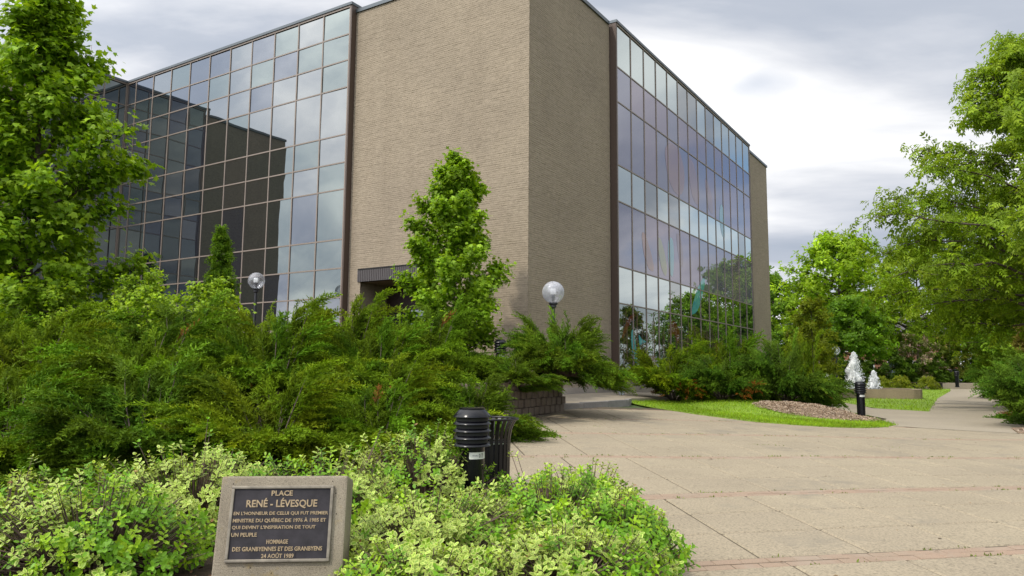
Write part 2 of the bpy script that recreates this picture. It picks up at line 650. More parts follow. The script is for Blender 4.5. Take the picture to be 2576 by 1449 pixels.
# lawns
def in_poly(x, y, poly):
    r = False
    j = len(poly) - 1
    for i in range(len(poly)):
        xi, yi = poly[i]
        xj, yj = poly[j]
        if (yi > y) != (yj > y) and x < (xj - xi) * (y - yi) / (yj - yi) + xi:
            r = not r
        j = i
    return r


LAWN_A = [(3.40, 22.75), (3.75, 21.0), (4.54, 18.95), (5.46, 17.5), (6.3, 17.12), (7.13, 17.05), (8.0, 17.35), (8.8, 18.0), (9.60, 19.03), (9.9, 20.2), (10.5, 22.5), (10.7, 24.2), (8.2, 30.5), (5.6, 26.8)]
LAWN_A_IN = [(7.2 + (x - 7.2) * .8, 22.3 + (y - 22.3) * .8) for x, y in LAWN_A]


AX = np.array([-0.119, 0.993])
BX = np.array([0.993, 0.119])


def warp(u, v):
    sl = float(np.interp(v, [2.8, 5.2, 7.5, 10, 13, 16, 19], [0.1, 0.1, 0.13, -0.07, -0.11, -0.25, -0.3]))
    w = sm(2.5, 5.5, u)
    vv = v + (u - 4.0) * (0.14 * w + sl * (1 - w))
    p = BX * u + AX * vv
    return float(p[0]), float(p[1])


def build_plaza():
    base = []
    for v in (1.6, 19.6):
        us = np.linspace(-3, 24, 20)
        base += [warp(u, v) for u in (us if v < 5 else us[::-1])]
    pl = drape("plaza", base, 0.005, M_JOINT, kind="structure")
    bands = [2.7, 5.18, 7.55, 10.1, 13.0, 15.9, 18.7]
    bw = 0.215
    slabs, bricks = [], []

    def inview(x, y, m=1.5):
        return y > 2.9 and abs(x) < 0.70 * y + m and x > xb(y) - 1.0

    def on_paving(x, y):
        # not under the lawn beside the building or beyond the kerb
        if in_poly(x, y, LAWN_A_IN):
            return False
        return y < 19.6 - 0.05 * x or x < 5

    for b0, b1 in zip(bands, bands[1:]):
        st = b0 + bw
        dv = (b1 - st) / 3.0
        off = rnd.uniform(0, 0.8)
        for r in range(3):
            u = -3.0 + off
            while u < 16:
                w = 0.88
                quad = [(u, st + r * dv), (u + w, st + r * dv), (u + w, st + (r + 1) * dv), (u, st + (r + 1) * dv)]
                cx, cy = warp(u + w / 2, st + (r + .5) * dv)
                if inview(cx, cy) and on_paving(cx, cy):
                    slabs.append((math.hypot(cx, cy), quad))
                u += w
    for b0 in bands:
        du = 0.205
        u = -3.0
        while u < 14:
            cx, cy = warp(u, b0)
            if inview(cx, cy, 0.4) and on_paving(cx, cy):
                if b0 < 4:  # basket pattern: pairs turned
                    if int((u + 3) / du) % 2:
                        qs = [[(u, b0), (u + du, b0), (u + du, b0 + bw / 2), (u, b0 + bw / 2)], [(u, b0 + bw / 2), (u + du, b0 + bw / 2), (u + du, b0 + bw), (u, b0 + bw)]]
                    else:
                        qs = [[(u, b0), (u + du / 2, b0), (u + du / 2, b0 + bw), (u, b0 + bw)], [(u + du / 2, b0), (u + du, b0), (u + du, b0 + bw), (u + du / 2, b0 + bw)]]
                else:
                    o2 = du / 2
                    qs = [[(u, b0), (u + du, b0), (u + du, b0 + bw / 2), (u, b0 + bw / 2)],
                          [(u + o2, b0 + bw / 2), (u + du + o2, b0 + bw / 2), (u + du + o2, b0 + bw), (u + o2, b0 + bw)]]
                for q in qs:
                    bricks.append((math.hypot(cx, cy), q))
            u += du

    def slab_geo(quad, gap, h, jit, bev):
        us = sum(q[0] for q in quad) / 4
        vs = sum(q[1] for q in quad) / 4
        cx, cy = warp(us, vs)
        cz = g(cx, cy)
        top, mid, bot = [], [], []
        dz = rnd.uniform(-jit, jit)
        for (u, v) in quad:
            gu = gap * .6
            su = u + (gu if u < us else -gu)
            sv = v + (gap if v < vs else -gap)
            x, y = warp(su, sv)
            tu = u + (gu + bev if u < us else -gu - bev)
            tv = v + (gap + bev if v < vs else -gap - bev)
            x2, y2 = warp(tu, tv)
            top.append((x2 - cx, y2 - cy, g(x2, y2) - cz + h + dz + rnd.uniform(-jit, jit) * .6))
            mid.append((x - cx, y - cy, g(x, y) - cz + h - bev * 0.8 + dz))
            bot.append((x - cx, y - cy, g(x, y) - cz - 0.022))
        V = top + mid + bot
        F = [(0, 1, 2, 3)]
        for i in range(4):
            j = (i + 1) % 4
            F += [(4 + i, 4 + j, j, i), (8 + i, 8 + j, 4 + j, 4 + i)]
        return (cx, cy, cz), V, F

    for lst, nm, mat, gap, jit, bev, H in ((slabs, "slab", M_SLAB, 0.015, 0.0004, 0.014, 0.016), (bricks, "brick", M_BRICKP, 0.005, 0.0025, 0.004, 0.010)):
        lst.sort(key=lambda a: a[0])
        rest_v, rest_f = [], []
        for i, (d, q) in enumerate(lst):
            c, V, F = slab_geo(q, gap, H, jit, bev)
            if i < 295:
                o = mobj(nm, mesh_np(nm, V, F, mat=mat), pl, c)
            else:
                n = len(rest_v)
                rest_v += [(a + c[0], b + c[1], e + c[2]) for a, b, e in V]
                rest_f += [tuple(k + n for k in f) for f in F]
        if rest_v:
            o = mobj("farther_%ss" % nm, mesh_np(nm + "_far", rest_v, rest_f, mat=mat), pl)
            o["kind"] = "stuff"
    # moss and small weeds growing out of the brick joints
    P, D = [], []
    for b0 in bands:
        for _ in range(170):
            u = rnd.uniform(-2, 11)
            if rnd.random() > 0.18 + 0.5 * math.sin(u * 2.1 + b0) ** 4:
                continue
            x, y = warp(u, b0 + rnd.choice((0.0, bw)) + rnd.uniform(-.01, .01))
            if not inview(x, y, 0) or not on_paving(x, y):
                continue
            for k in range(rnd.randint(3, 8)):
                xx, yy = x + rnd.gauss(0, .03), y + rnd.gauss(0, .012)
                P.append((xx, yy, g(xx, yy) + 0.004))
                D.append((rnd.gauss(0, .6), rnd.gauss(0, .6), 1))
    for (px, py, n) in ((4.1, 12.4, 40), (2.3, 13.2, 14), (6.3, 12.9, 25), (1.6, 14.7, 12), (1.2, 17.2, 25)):
        for k in range(n):
            xx, yy = px + rnd.gauss(0, .12), py + rnd.gauss(0, .03)
            P.append((xx, yy, g(xx, yy) + 0.004))
            D.append((rnd.gauss(0, .5), rnd.gauss(0, .5), 1))
    P, D = np.array(P), unit(np.array(D))
    R = frames(D, unit(RNG.normal(size=D.shape)))
    tint = np.array([0.16, 0.21, 0.04]) * RNG.uniform(.6, 1.4, (len(P), 1))
    v, f, c = scatter([leaf_oval(0.4)], P, R, RNG.uniform(.010, .034, len(P)), tint, np.zeros(len(P), int))
    tag(mobj("weeds", mesh_np("weeds", v, f, c, M_LEAF)), "tiny green weeds growing in the joints of the brick bands", "weeds", kind="stuff")
    # fallen twigs and leaf bits
    P = []
    for _ in range(420):
        a = rnd.random()
        x, y = rnd.uniform(1.3, 11), rnd.uniform(3.5, 17)
        if a < 0.4:
            x, y = rnd.gauss(0.8, 1.0), rnd.uniform(13, 18.6)
        if x > xb(y) + .05 and on_paving(x, y):
            P.append((x, y, g(x, y) + 0.016))
    P = np.array(P)
    D = RNG.normal(size=P.shape)
    D[:, 2] *= 0.1
    R = frames(unit(D), unit(np.array([0, 0, 1.0]) + RNG.normal(0, .25, P.shape)))
    tint = np.array([0.17, 0.11, 0.06]) * RNG.uniform(.4, 1.5, (len(P), 1))
    v, f, c = scatter([leaf_oval(0.4)], P, R, RNG.uniform(.015, .045, len(P)), tint, np.zeros(len(P), int))
    tag(mobj("leaf_litter", mesh_np("leaf_litter", v, f, c, M_MULCH)), "dry brown leaf bits scattered over the paving", "leaf litter", kind="stuff")


build_plaza()

PATH = [(9.0, 18.9), (11.4, 17.0), (14.5, 18.2), (17.5, 24), (24.6, 38.6), (38.5, 57), (32.2, 57), (27.0, 48), (19.6, 36.6), (13.5, 26.0), (12.9, 27.2), (13.8, 31), (8.5, 34), (8, 31), (11.0, 24.6), (10.6, 21.5)]
drape("path", PATH, 0.022, M_PATH)
PAVE = [(1.10, 18.75), (3.22, 21.55), (3.5, 22.8), (5.5, 25.5), (9.5, 31), (16, 42), (14.5, 43.4), (3.6, 26.4), (0.6, 22.0), (0.3, 19.5)]
drape("raised_pavement", PAVE, 0.115, M_PATH, skirt=0.2)


def kerb():
    root = bpy.data.objects.new("kerb", None)
    link(root)
    tag(root, kind="structure")
    pts = [(1.12, 18.72), (1.75, 19.5), (2.5, 20.5), (3.2, 21.5), (3.42, 22.4)]
    for a, b in zip(pts, pts[1:]):
        dx, dy = b[0] - a[0], b[1] - a[1]
        L = math.hypot(dx, dy)
        cx, cy = (a[0] + b[0]) / 2, (a[1] + b[1]) / 2
        MB().box((0, 0, 0), (L - .012, 0.15, 0.30), bev=0.018).build("kerb_stone", M_KERB, root, (cx + .05, cy - .05, g(cx, cy) + 0.0)).rotation_euler = (0, 0, math.atan2(dy, dx))


kerb()


M_TURF = None


def turf_mat():
    m, t, b = new_mat("lawn_turf")
    geo = N(t, "ShaderNodeNewGeometry")
    nz = N(t, "ShaderNodeTexNoise", i_Scale=2.2, i_Detail=8.0, i_Roughness=0.65)
    t.links.new(geo.outputs["Position"], nz.inputs["Vector"])
    c = ramp(t, nz.outputs["Fac"], [(0.3, (0.13, 0.22, 0.010)), (0.7, (0.19, 0.29, 0.018))])
    t.links.new(c, b.inputs["Base Color"])
    b.inputs["Roughness"].default_value = 0.9
    return m


M_TURF = turf_mat()
LAWN_B = [(13.9, 25.35), (20.3, 36.2), (27.5, 47.6), (33, 57), (12, 57), (9.5, 42), (9.0, 35), (13.7, 31.2), (13.2, 28.5), (13.0, 27.0)]


def lawn_z(x, y):
    z = g(x, y)
    d = ((x - 7.7) / 2.5) ** 2 + ((y - 23.0) / 3.3) ** 2
    return z + 0.27 * max(0, 1 - d) ** 1.0 * 1.0


def lawn(name, poly, zf, n, hgt, label):
    o = drape(name, poly, 0.03, M_TURF, zf=zf, cell=0.6, skirt=0.02)
    xs = [p[0] for p in poly]
    ys = [p[1] for p in poly]
    P = []
    while len(P) < n:
        x, y = rnd.uniform(min(xs), max(xs)), min(ys) + (max(ys) - min(ys)) * rnd.random() ** 1.6
        if in_poly(x + rnd.gauss(0, .05), y + rnd.gauss(0, .07), poly):
            P.append((x, y, zf(x, y) + 0.022))
    P = np.array(P)
    D = np.array([0, 0, 1.0]) + RNG.normal(0, 0.5, P.shape)
    D[:, 2] = np.abs(D[:, 2])
    R = frames(unit(D), unit(RNG.normal(size=P.shape)))
    V = np.array([(0, -.09, 0), (0, .09, 0), (.6, .05, .06), (1, 0, .16)])
    F = np.array([(0, 1, 2), (0, 2, 3)])
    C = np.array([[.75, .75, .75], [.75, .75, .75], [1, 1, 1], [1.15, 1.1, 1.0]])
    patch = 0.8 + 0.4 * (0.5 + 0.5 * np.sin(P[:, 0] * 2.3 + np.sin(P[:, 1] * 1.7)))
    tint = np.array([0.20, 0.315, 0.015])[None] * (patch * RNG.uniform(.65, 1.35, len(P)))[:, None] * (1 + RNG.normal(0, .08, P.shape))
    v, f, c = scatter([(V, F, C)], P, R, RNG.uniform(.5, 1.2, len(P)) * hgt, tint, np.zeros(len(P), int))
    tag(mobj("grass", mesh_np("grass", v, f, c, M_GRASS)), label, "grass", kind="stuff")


lawn("lawn_ground", LAWN_A, lawn_z, 34000, 0.075, "bright short grass around the mulch mound in front of the glass wall")
lawn("lawn_ground", LAWN_B, g, 20000, 0.10, "bright short grass strip round the fountain basin")


def build_mulch():
    cx, cy, rx, ry, h, ang = 8.45, 21.2, 1.62, 1.45, 0.11, -0.35
    ca, sa = math.cos(ang), math.sin(ang)

    def mz(x, y):
        dx, dy = x - cx, y - cy
        a, b = (dx * ca + dy * sa) / rx, (-dx * sa + dy * ca) / ry
        d = a * a + b * b
        return lawn_z(x, y) + 0.05 + h * (1 - d) + 0.02 * math.sin(7 * x) * math.sin(6 * y), d

    V, F = [], []
    for i in range(13):
        for j in range(48):
            t = 2 * PI * j / 48
            r = i / 12 * (1 + 0.05 * math.sin(3 * t))
            x, y = cx + r * (rx * math.cos(t) * ca - ry * math.sin(t) * sa), cy + r * (rx * math.cos(t) * sa + ry * math.sin(t) * ca)
            z, d = mz(x, y)
            V.append((x, y, z - (0.06 if i == 12 else 0)))
    for i in range(12):
        for j in range(48):
            k = (j + 1) % 48
            F.append((i * 48 + j, (i + 1) * 48 + j, (i + 1) * 48 + k, i * 48 + k))
    mm = concrete_mat("mulch_base", (0.29, 0.215, 0.15), (0.17, 0.12, 0.085), 8, .5, 1.0)
    o = mobj("mulch_mound", mesh_np("mulch_mound", V, F, mat=mm, smooth=True))
    tag(o, "low pinkish brown wood chip mound on the lawn by a black bollard", "mulch bed", kind="thing")
    P = []
    while len(P) < 15000:
        x, y = cx + rnd.uniform(-2.3, 2.3), cy + rnd.uniform(-2, 2)
        z, d = mz(x, y)
        if d < 1.04:
            P.append((x, y, z + rnd.uniform(0, .012)))
    P = np.array(P)
    D = RNG.normal(size=P.shape)
    D[:, 2] *= 0.3
    R = frames(unit(D), unit(np.array([0, 0, 1.0]) + RNG.normal(0, .45, P.shape)))
    V = np.array([(-.5, -.2, 0), (.5, -.16, .05), (.45, .2, 0), (-.5, .16, .06)])
    pal = np.array([[.36, .265, .185], [.30, .215, .145], [.42, .33, .235], [.20, .135, .09], [.46, .38, .29]])
    tint = pal[RNG.integers(0, 5, len(P))] * RNG.uniform(.7, 1.25, (len(P), 1))
    v, f, c = scatter([(V, np.array([(0, 1, 2), (0, 2, 3)]), np.ones((4, 3)))], P, R, RNG.uniform(.018, .055, len(P)), tint, np.zeros(len(P), int))
    ch = mobj("wood_chips", mesh_np("wood_chips", v, f, c, M_MULCH), o)
    ch["kind"] = "stuff"
    # second bed under the junipers at the right edge of the plaza
    poly = [(11.35, 17.1), (12.4, 16.2), (22, 17), (36, 55), (34.5, 54), (24.6, 38.6), (17.6, 24.2), (14.0, 19.4), (12.0, 18.3)]
    o = drape("mulch_bed", poly, 0.05, mm, skirt=.1)
    tag(o, "brown wood chip bed under the junipers beside the park path", "mulch bed", kind="thing")
    P = []
    while len(P) < 5000:
        x, y = rnd.uniform(11, 20), rnd.uniform(16, 28)
        if in_poly(x, y, poly):
            P.append((x, y, g(x, y) + 0.055))
    P = np.array(P)
    D = RNG.normal(size=P.shape)
    D[:, 2] *= 0.3
    R = frames(unit(D), unit(np.array([0, 0, 1.0]) + RNG.normal(0, .45, P.shape)))
    tint = pal[RNG.integers(0, 5, len(P))] * RNG.uniform(.7, 1.25, (len(P), 1))
    v, f, c = scatter([(V, np.array([(0, 1, 2), (0, 2, 3)]), np.ones((4, 3)))], P, R, RNG.uniform(.03, .08, len(P)), tint, np.zeros(len(P), int))
    ch = mobj("wood_chips", mesh_np("wood_chips", v, f, c, M_MULCH), o)
    ch["kind"] = "stuff"
    return mz


mulch_z = build_mulch()


def build_bed():
    ys = list(np.linspace(-5, 14.0, 60)) + list(np.linspace(14.2, 22, 40)) + list(np.linspace(22.6, 34, 14))
    V, F = [], []
    nc = 40
    for y in ys:
        x0 = xb(y)
        for i in range(nc):
            t = i / (nc - 1)
            x = x0 - t ** 1.7 * (26 + max(0, x0))
            z = soil(x, y) + 0.03 * math.sin(3.1 * x + y) * math.sin(2.7 * y) * min(1, t * 8)
            V.append((x, y, z))
        V.append((x0 + 0.02, y, g(x0, y) - 0.05))
    n = nc + 1
    for j in range(len(ys) - 1):
        for i in range(nc - 1):
            F.append((j * n + i, (j + 1) * n + i, (j + 1) * n + i + 1, j * n + i + 1))
        F.append((j * n + nc, (j + 1) * n + nc, (j + 1) * n, j * n))
    tag(mobj("planting_bed_soil", mesh_np("planting_bed_soil", V, F, mat=M_SOIL, smooth=True)), kind="structure")
    # leaf litter on the near soil
    P = []
    for _ in range(2600):
        x, y = rnd.uniform(-4.5, 1.2), rnd.uniform(2.6, 8.5)
        if x < xb(y):
            P.append((x, y, soil(x, y) + .012))
    P = np.array(P)
    D = RNG.normal(size=P.shape)
    D[:, 2] *= .25
    R = frames(unit(D), unit(np.array([0, 0, 1.0]) + RNG.normal(0, .4, P.shape)))
    tint = np.array([.16, .085, .045]) * RNG.uniform(.3, 1.3, (len(P), 1))
    v, f, c = scatter([leaf_oval(.5)], P, R, RNG.uniform(.02, .06, len(P)), tint, np.zeros(len(P), int))
    tag(mobj("bed_leaf_litter", mesh_np("bed_leaf_litter", v, f, c, M_MULCH)), "dead brown leaves on the soil under the variegated shrubs", "leaf litter", kind="stuff")


build_bed()

# ------------------------------------------------------------------ retaining wall
def build_retaining_wall():
    a, b = Vector((-0.85, 13.95, 0)), Vector((1.12, 18.55, 0))
    d = (b - a).normalized()
    nrm = Vector((d.y, -d.x, 0))
    L = (b - a).length
    root = empty("retaining_wall", (a.x, a.y, g(a.x, a.y)), "low staggered concrete block retaining wall holding the juniper bed", "retaining wall")
    k = 0
    top = 1.27
    meshes = [MB().box((0, 0, 0), (w, .26, .172), bev=.014).mesh("block", M_BLOCK) for w in (.245, .26, .23)]
    for c in range(5):
        z = top - .09 - c * .18
        t = -0.1 + (0.17 if c % 2 else 0)
        while t < L - .05:
            p = a + d * t
            if z > g(p.x, p.y) - .1:
                o = mobj("block", meshes[k % 3], root)
                o.location = (p.x - root.location.x + nrm.x * (.03 + .022 * c + rnd.uniform(-.008, .008)),
                              p.y - root.location.y + nrm.y * (.03 + .022 * c + rnd.uniform(-.008, .008)), z - root.location.z)
                o.rotation_euler = (rnd.uniform(-.02, .02), rnd.uniform(-.015, .015), math.atan2(d.y, d.x) + rnd.uniform(-.03, .03))
                k += 1
            t += 0.335
    # return along the back of the planter
    e = Vector((0.5, 21.4, 0))
    d2 = (e - b).normalized()
    for c in range(4):
        t = .15 + (0.17 if c % 2 else 0)
        while t < (e - b).length:
            p = b + d2 * t
            o = mobj("block", meshes[k % 3], root, (p.x - root.location.x, p.y - root.location.y, top + .05 - .09 - c * .18 - root.location.z))
            o.rotation_euler = (0, 0, math.atan2(d2.y, d2.x))
            k += 1
            t += .335
    # dark backing behind the gaps
    bm = MB()
    for (p, q) in ((a, b), (b, e)):
        c = (p + q) / 2
        dd = (q - p).normalized()
        nn = Vector((dd.y, -dd.x, 0))
        bm.box((c.x - root.location.x - nn.x * .13, c.y - root.location.y - nn.y * .13, .85 - root.location.z), ((q - p).length, .16, .8), Matrix.Rotation(math.atan2(dd.y, dd.x), 3, "Z"))
    bm.build("backing", M_SOIL, root)


build_retaining_wall()

# ------------------------------------------------------------------ office building
CN = Vector((0.47, 21.82, 0))
A_ = math.radians(32.7)
DR = Vector((math.sin(A_), math.cos(A_), 0))
DL = Vector((-DR.y, DR.x, 0))
NL = -DR          # outward normal of the left facade
NR = -DL          # outward normal of the right facade
BLD = empty("office_building", (CN.x, CN.y, 0.7), "large tan brick and mirrored glass office building behind the junipers", "building")
BO = Vector(BLD.location)


def ridged_wall(name, o, d, n, s0, s1, z0, z1, holes=(), course=0.066, step=0.30, top_light=True):
    """split-face brick wall: every course proud of a recessed joint, the faces uneven"""
    rng = np.random.default_rng(int(abs(s1 * 100 + z1 * 10)) + len(name))
    nc = int(round((z1 - z0) / course))
    ch = (z1 - z0) / nc
    ns = max(2, int(round((s1 - s0) / step)))
    ss = np.linspace(s0, s1, ns + 1)
    rows_z, rows_d = [], []
    for c in range(nc):
        zb = z0 + c * ch
        jit = rng.normal(0, .0014, ns + 1)
        rows_z += [zb, zb + .010, zb + ch * .95]
        rows_d += [np.full(ns + 1, -.0006) + rng.normal(0, .0012, ns + 1), .004 + jit, .003 + jit + rng.normal(0, .001, ns + 1)]
    rows_z.append(z1)
    rows_d.append(np.full(ns + 1, -.012))
    V = []
    for z, dd in zip(rows_z, rows_d):
        for s, e in zip(ss, dd):
            V.append((o.x + d.x * s + n.x * e, o.y + d.y * s + n.y * e, z))
    nr = len(rows_z)
    F = []
    flip = d.cross(Vector((0, 0, 1))).dot(n) < 0
    for r in range(nr - 1):
        zm = (rows_z[r] + rows_z[r + 1]) / 2
        for i in range(ns):
            sc = (ss[i] + ss[i + 1]) / 2
            if any(h[0] < sc < h[1] and h[2] < zm < h[3] for h in holes):
                continue
            q = (r * (ns + 1) + i, r * (ns + 1) + i + 1, (r + 1) * (ns + 1) + i + 1, (r + 1) * (ns + 1) + i)
            F.append(tuple(reversed(q)) if flip else q)
    V = np.array(V) - np.array(BO)
    ob = mobj(name, mesh_np(name, V, F, mat=M_BRICK), BLD)
    return ob


ZT = 14.25
DOOR = (3.6, 6.75, 1.0, 4.50)
ridged_wall("wall", CN, DL, NL, 0.0, 7.30, 1.0, ZT, holes=(DOOR,))
ridged_wall("wall", CN, DR, NR, 0.0, 5.62, 1.0, ZT)
ridged_wall("wall", CN, DR, NR, 23.5, 28.2, 1.0, ZT)
IN = CN + DL * 21.46       # inner corner with the wing
ridged_wall("wall", IN, -DR, NR, 4.35, 9.4, 1.0, ZT - .1)
# building core (roof slab and hidden sides)
FAR = CN + DR * 28.2
core = MB()


def P2(s_l, s_r, e=0.0):
    p = CN + DL * s_l + DR * s_r
    return (p.x - BO.x, p.y - BO.y)


core.prism([P2(.10, .10), P2(.10, 28.1), P2(21.5, 28.1), P2(34, 9), P2(34, -9.3), P2(21.7, -9.3), P2(21.7, .10), P2(6.76, .10), P2(6.76, 1.6), P2(3.55, 1.6), P2(3.55, .10)], 0.2 - BO.z, 4.5 - BO.z)
core.prism([P2(.06, .06), P2(.06, 28.15), P2(21.5, 28.15), P2(34, 9), P2(34, -9.38), P2(21.52, -9.38), P2(21.52, .06)], 4.5 - BO.z, ZT - .04 - BO.z)
core.build("wall", M_BRICK, BLD).name = "core_wall"
# concrete plinth
pl = MB()


def along(o, d, n, s0, s1, e0, e1, z0, z1, mb):
    c = o + d * ((s0 + s1) / 2) + n * ((e0 + e1) / 2)
    mb.box((c.x - BO.x, c.y - BO.y, (z0 + z1) / 2 - BO.z), (s1 - s0, abs(e1 - e0), z1 - z0), Matrix.Rotation(math.atan2(d.y, d.x), 3, "Z"))


for a_ in ((CN, DR, NR, 5.58, 23.46, -.05, 0.10, 0.2, 1.50), (CN, DR, NR, -.0, 5.575, -.05, 0.03, 0.2, 1.02), (CN, DR, NR, 23.465, 28.15, -.05, 0.03, 0.2, 1.02),
           (CN, DL, NL, 7.30, 21.4, -.05, 0.12, 0.2, 2.92)):
    pl = MB()
    along(*a_, pl)
    pl.build("plinth", M_CONC, BLD)
# copings
for a_ in ((CN, DL, NL, -.06, 7.28, -.35, 0.06, ZT + .002, ZT + .13), (CN, DR, NR, -.06, 5.55, -.35, 0.06, ZT + .004, ZT + .132),
           (CN, DR, NR, 23.55, 28.26, -.35, 0.06, ZT + .004, ZT + .132), (IN, -DR, NR, 4.42, 9.45, -.35, 0.06, ZT - .09, ZT + .03)):
    cp = MB()
    along(*a_, cp)
    cp.build("coping", M_COPING, BLD)


def pane_mesh(w, h, amp, seed, mat):
    r = random.Random(seed)
    k = 7
    ax, ay = r.uniform(-1, 1), r.uniform(-1, 1)
    V, F = [], []
    for j in range(k):
        for i in range(k):
            a, b = i / (k - 1) * 2 - 1, j / (k - 1) * 2 - 1
            z = amp * (1 - a * a) * (1 - b * b) * (1 + .5 * ax * a + .5 * ay * b) + amp * .25 * r.uniform(-1, 1) * (abs(a) < 1) * (abs(b) < 1)
            V.append((a * w / 2, z, b * h / 2))
    for j in range(k - 1):
        for i in range(k - 1):
            F.append((j * k + i, j * k + i + 1, (j + 1) * k + i + 1, (j + 1) * k + i))
    return mesh_np("pane", V, F, mat=mat, smooth=True)


def curtain_wall(o, d, n, cols, rows, proud, pick_mat, label, seed, tilt=0.0035, dark_sides=True, amp=0.0022):
    """root mesh = head, sill and side returns; panes, mullions and transoms are its children"""
    rr = random.Random(seed)
    rz = math.atan2(d.y, d.x)
    mb = MB()
    s0, s1, z0, z1 = cols[0], cols[-1], rows[0], rows[-1]
    p = proud
    along(o, d, n, s0 - .02, s1 + .02, .005, .03, z0 - .05, z1 + .05, mb)
    cw = mb.build("curtain_wall", M_FRAMED, BLD)
    cw["label"] = label
    for sa, sb in ((s0 - .10, s0 - .031), (s1 + .031, s1 + .10)):
        mbh = MB()
        along(o, d, n, sa, sb, -.05, p + .03, z0 - .1, z1 + .10, mbh)
        mbh.build("side_return", M_FRAMED, cw)
    mbh = MB()
    along(o, d, n, s0 - .12, s1 + .12, -.30, p + .07, z1 + .102, z1 + .20, mbh)
    mbh.build("coping", M_COPING, cw)
    mbh = MB()
    along(o, d, n, s0 - .031, s1 + .031, -.0, p + .06, z0 - .13, z0 - .031, mbh)
    mbh.build("sill", M_FRAME, cw)
    mbh = MB()
    along(o, d, n, s0 - .031, s1 + .031, -.0, p + .035, z1 + .028, z1 + .10, mbh)
    mbh.build("head_rail", M_FRAME, cw)
    cache = {}
    side = 1 if d.cross(Vector((0, 0, 1))).dot(n) > 0 else -1
    for i in range(len(cols) - 1):
        for j in range(len(rows) - 1):
            w, h = cols[i + 1] - cols[i], rows[j + 1] - rows[j]
            mat = pick_mat(i, j, rr)
            key = (round(w, 2), round(h, 2), mat.name, rr.randint(0, 3))
            if key not in cache:
                cache[key] = pane_mesh(w - .02, h - .02, amp, hash(key[:2]) % 999 + key[3], mat)
            c = o + d * ((cols[i] + cols[i + 1]) / 2) + n * p
            ob = mobj("pane", cache[key], cw, (c.x - BO.x, c.y - BO.y, (rows[j] + rows[j + 1]) / 2 - BO.z))
            ob.rotation_euler = (rr.gauss(0, tilt), 0, rz + (PI if side > 0 else 0) + rr.gauss(0, tilt))
    mm = {}
    for k, s in enumerate(cols):
        c = o + d * s + n * (p + .006)
        if "m" not in mm:
            mm["m"] = MB().box((0, 0, 0), (.05, .036, z1 - z0 + .056)).mesh("mullion", M_FRAME)
        ob = mobj("mullion", mm["m"], cw, (c.x - BO.x, c.y - BO.y, (z0 + z1) / 2 - BO.z))
        ob.rotation_euler = (0, 0, rz)
    for z in rows[1:-1]:
        if "t" not in mm:
            mm["t"] = MB().box((0, 0, 0), (s1 - s0, .030, .046)).mesh("transom", M_FRAME)
        c = o + d * ((s0 + s1) / 2) + n * (p + .006)
        ob = mobj("transom", mm["t"], cw, (c.x - BO.x, c.y - BO.y, z - BO.z))
        ob.rotation_euler = (0, 0, rz)
    return cw


ROWS_L = [2.98, 3.99, 5.00, 6.01, 7.78, 8.74, 9.745, 11.465, 12.46, 13.425, 14.38]
COLS_L = [7.36 + 1.3295 * k for k in range(11)] + [21.33]


def pick_left(i, j, r):
    return r.choice((M_GLASS[0], M_GLASS[0], M_GLASS[1], M_GLASS[2]))


curtain_wall(CN, DL, NL, COLS_L, ROWS_L, 0.22, pick_left, "mirrored curtain wall with a dark reflection of the wing", 5)
# wing glass facing the other way: starts at the inner corner and runs toward the viewer
COLS_W = [0.28, 1.28, 2.28, 3.28, 4.20]
curtain_wall(IN, -DR, NR, COLS_W, ROWS_L, 0.10, pick_left, "narrow mirrored curtain wall of the side wing", 6)
ROWS_R = [1.60, 3.96, 5.285, 7.655, 8.995, 11.365, 12.69, 14.25]
COLS_R = [5.78 + 1.2615 * k for k in range(15)]


def pick_right(i, j, r):
    if j in (2, 4, 5):
        return M_GLASSP[1] if r.random() < .5 else M_GLASSP[0]
    if j == 0:
        return M_GLASS[0]
    return M_GLASSC if r.random() < .8 else M_GLASS[2]


CWR = curtain_wall(CN, DR, NR, COLS_R, ROWS_R, 0.22, pick_right, "mirrored curtain wall with coloured glass artwork reflecting the trees", 8, tilt=0.0010, amp=0.0007)

# entrance fascia and recess
f = MB()
k = 0
fr = MB()
for s in np.arange(3.62, 6.74, 0.082):
    along(CN, DL, NL, s, s + .062, -.02, 0.045, 4.505, 4.905, fr)
fr.build("fluted_fascia", plain("dark_fluted_metal", (0.085, 0.075, 0.075), 0.5, 0.3), BLD)
fb = MB()
along(CN, DL, NL, 3.58, 6.78, -.10, 0.012, 4.50, 4.91, fb)
along(CN, DL, NL, 3.58, 6.78, -.10, 0.06, 4.912, 4.95, fb)
fb.build("fascia_back", M_BLACKM, BLD)
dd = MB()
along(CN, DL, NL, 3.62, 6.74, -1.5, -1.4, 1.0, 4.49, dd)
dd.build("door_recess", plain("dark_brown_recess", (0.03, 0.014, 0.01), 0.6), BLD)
dg = MB()
for s in (3.75, 4.72, 5.70):
    along(CN, DL, NL, s, s + .86, -1.39, -1.34, 1.25, 3.6, dg)
dg.build("door_leaf", M_GLASS[1], BLD)

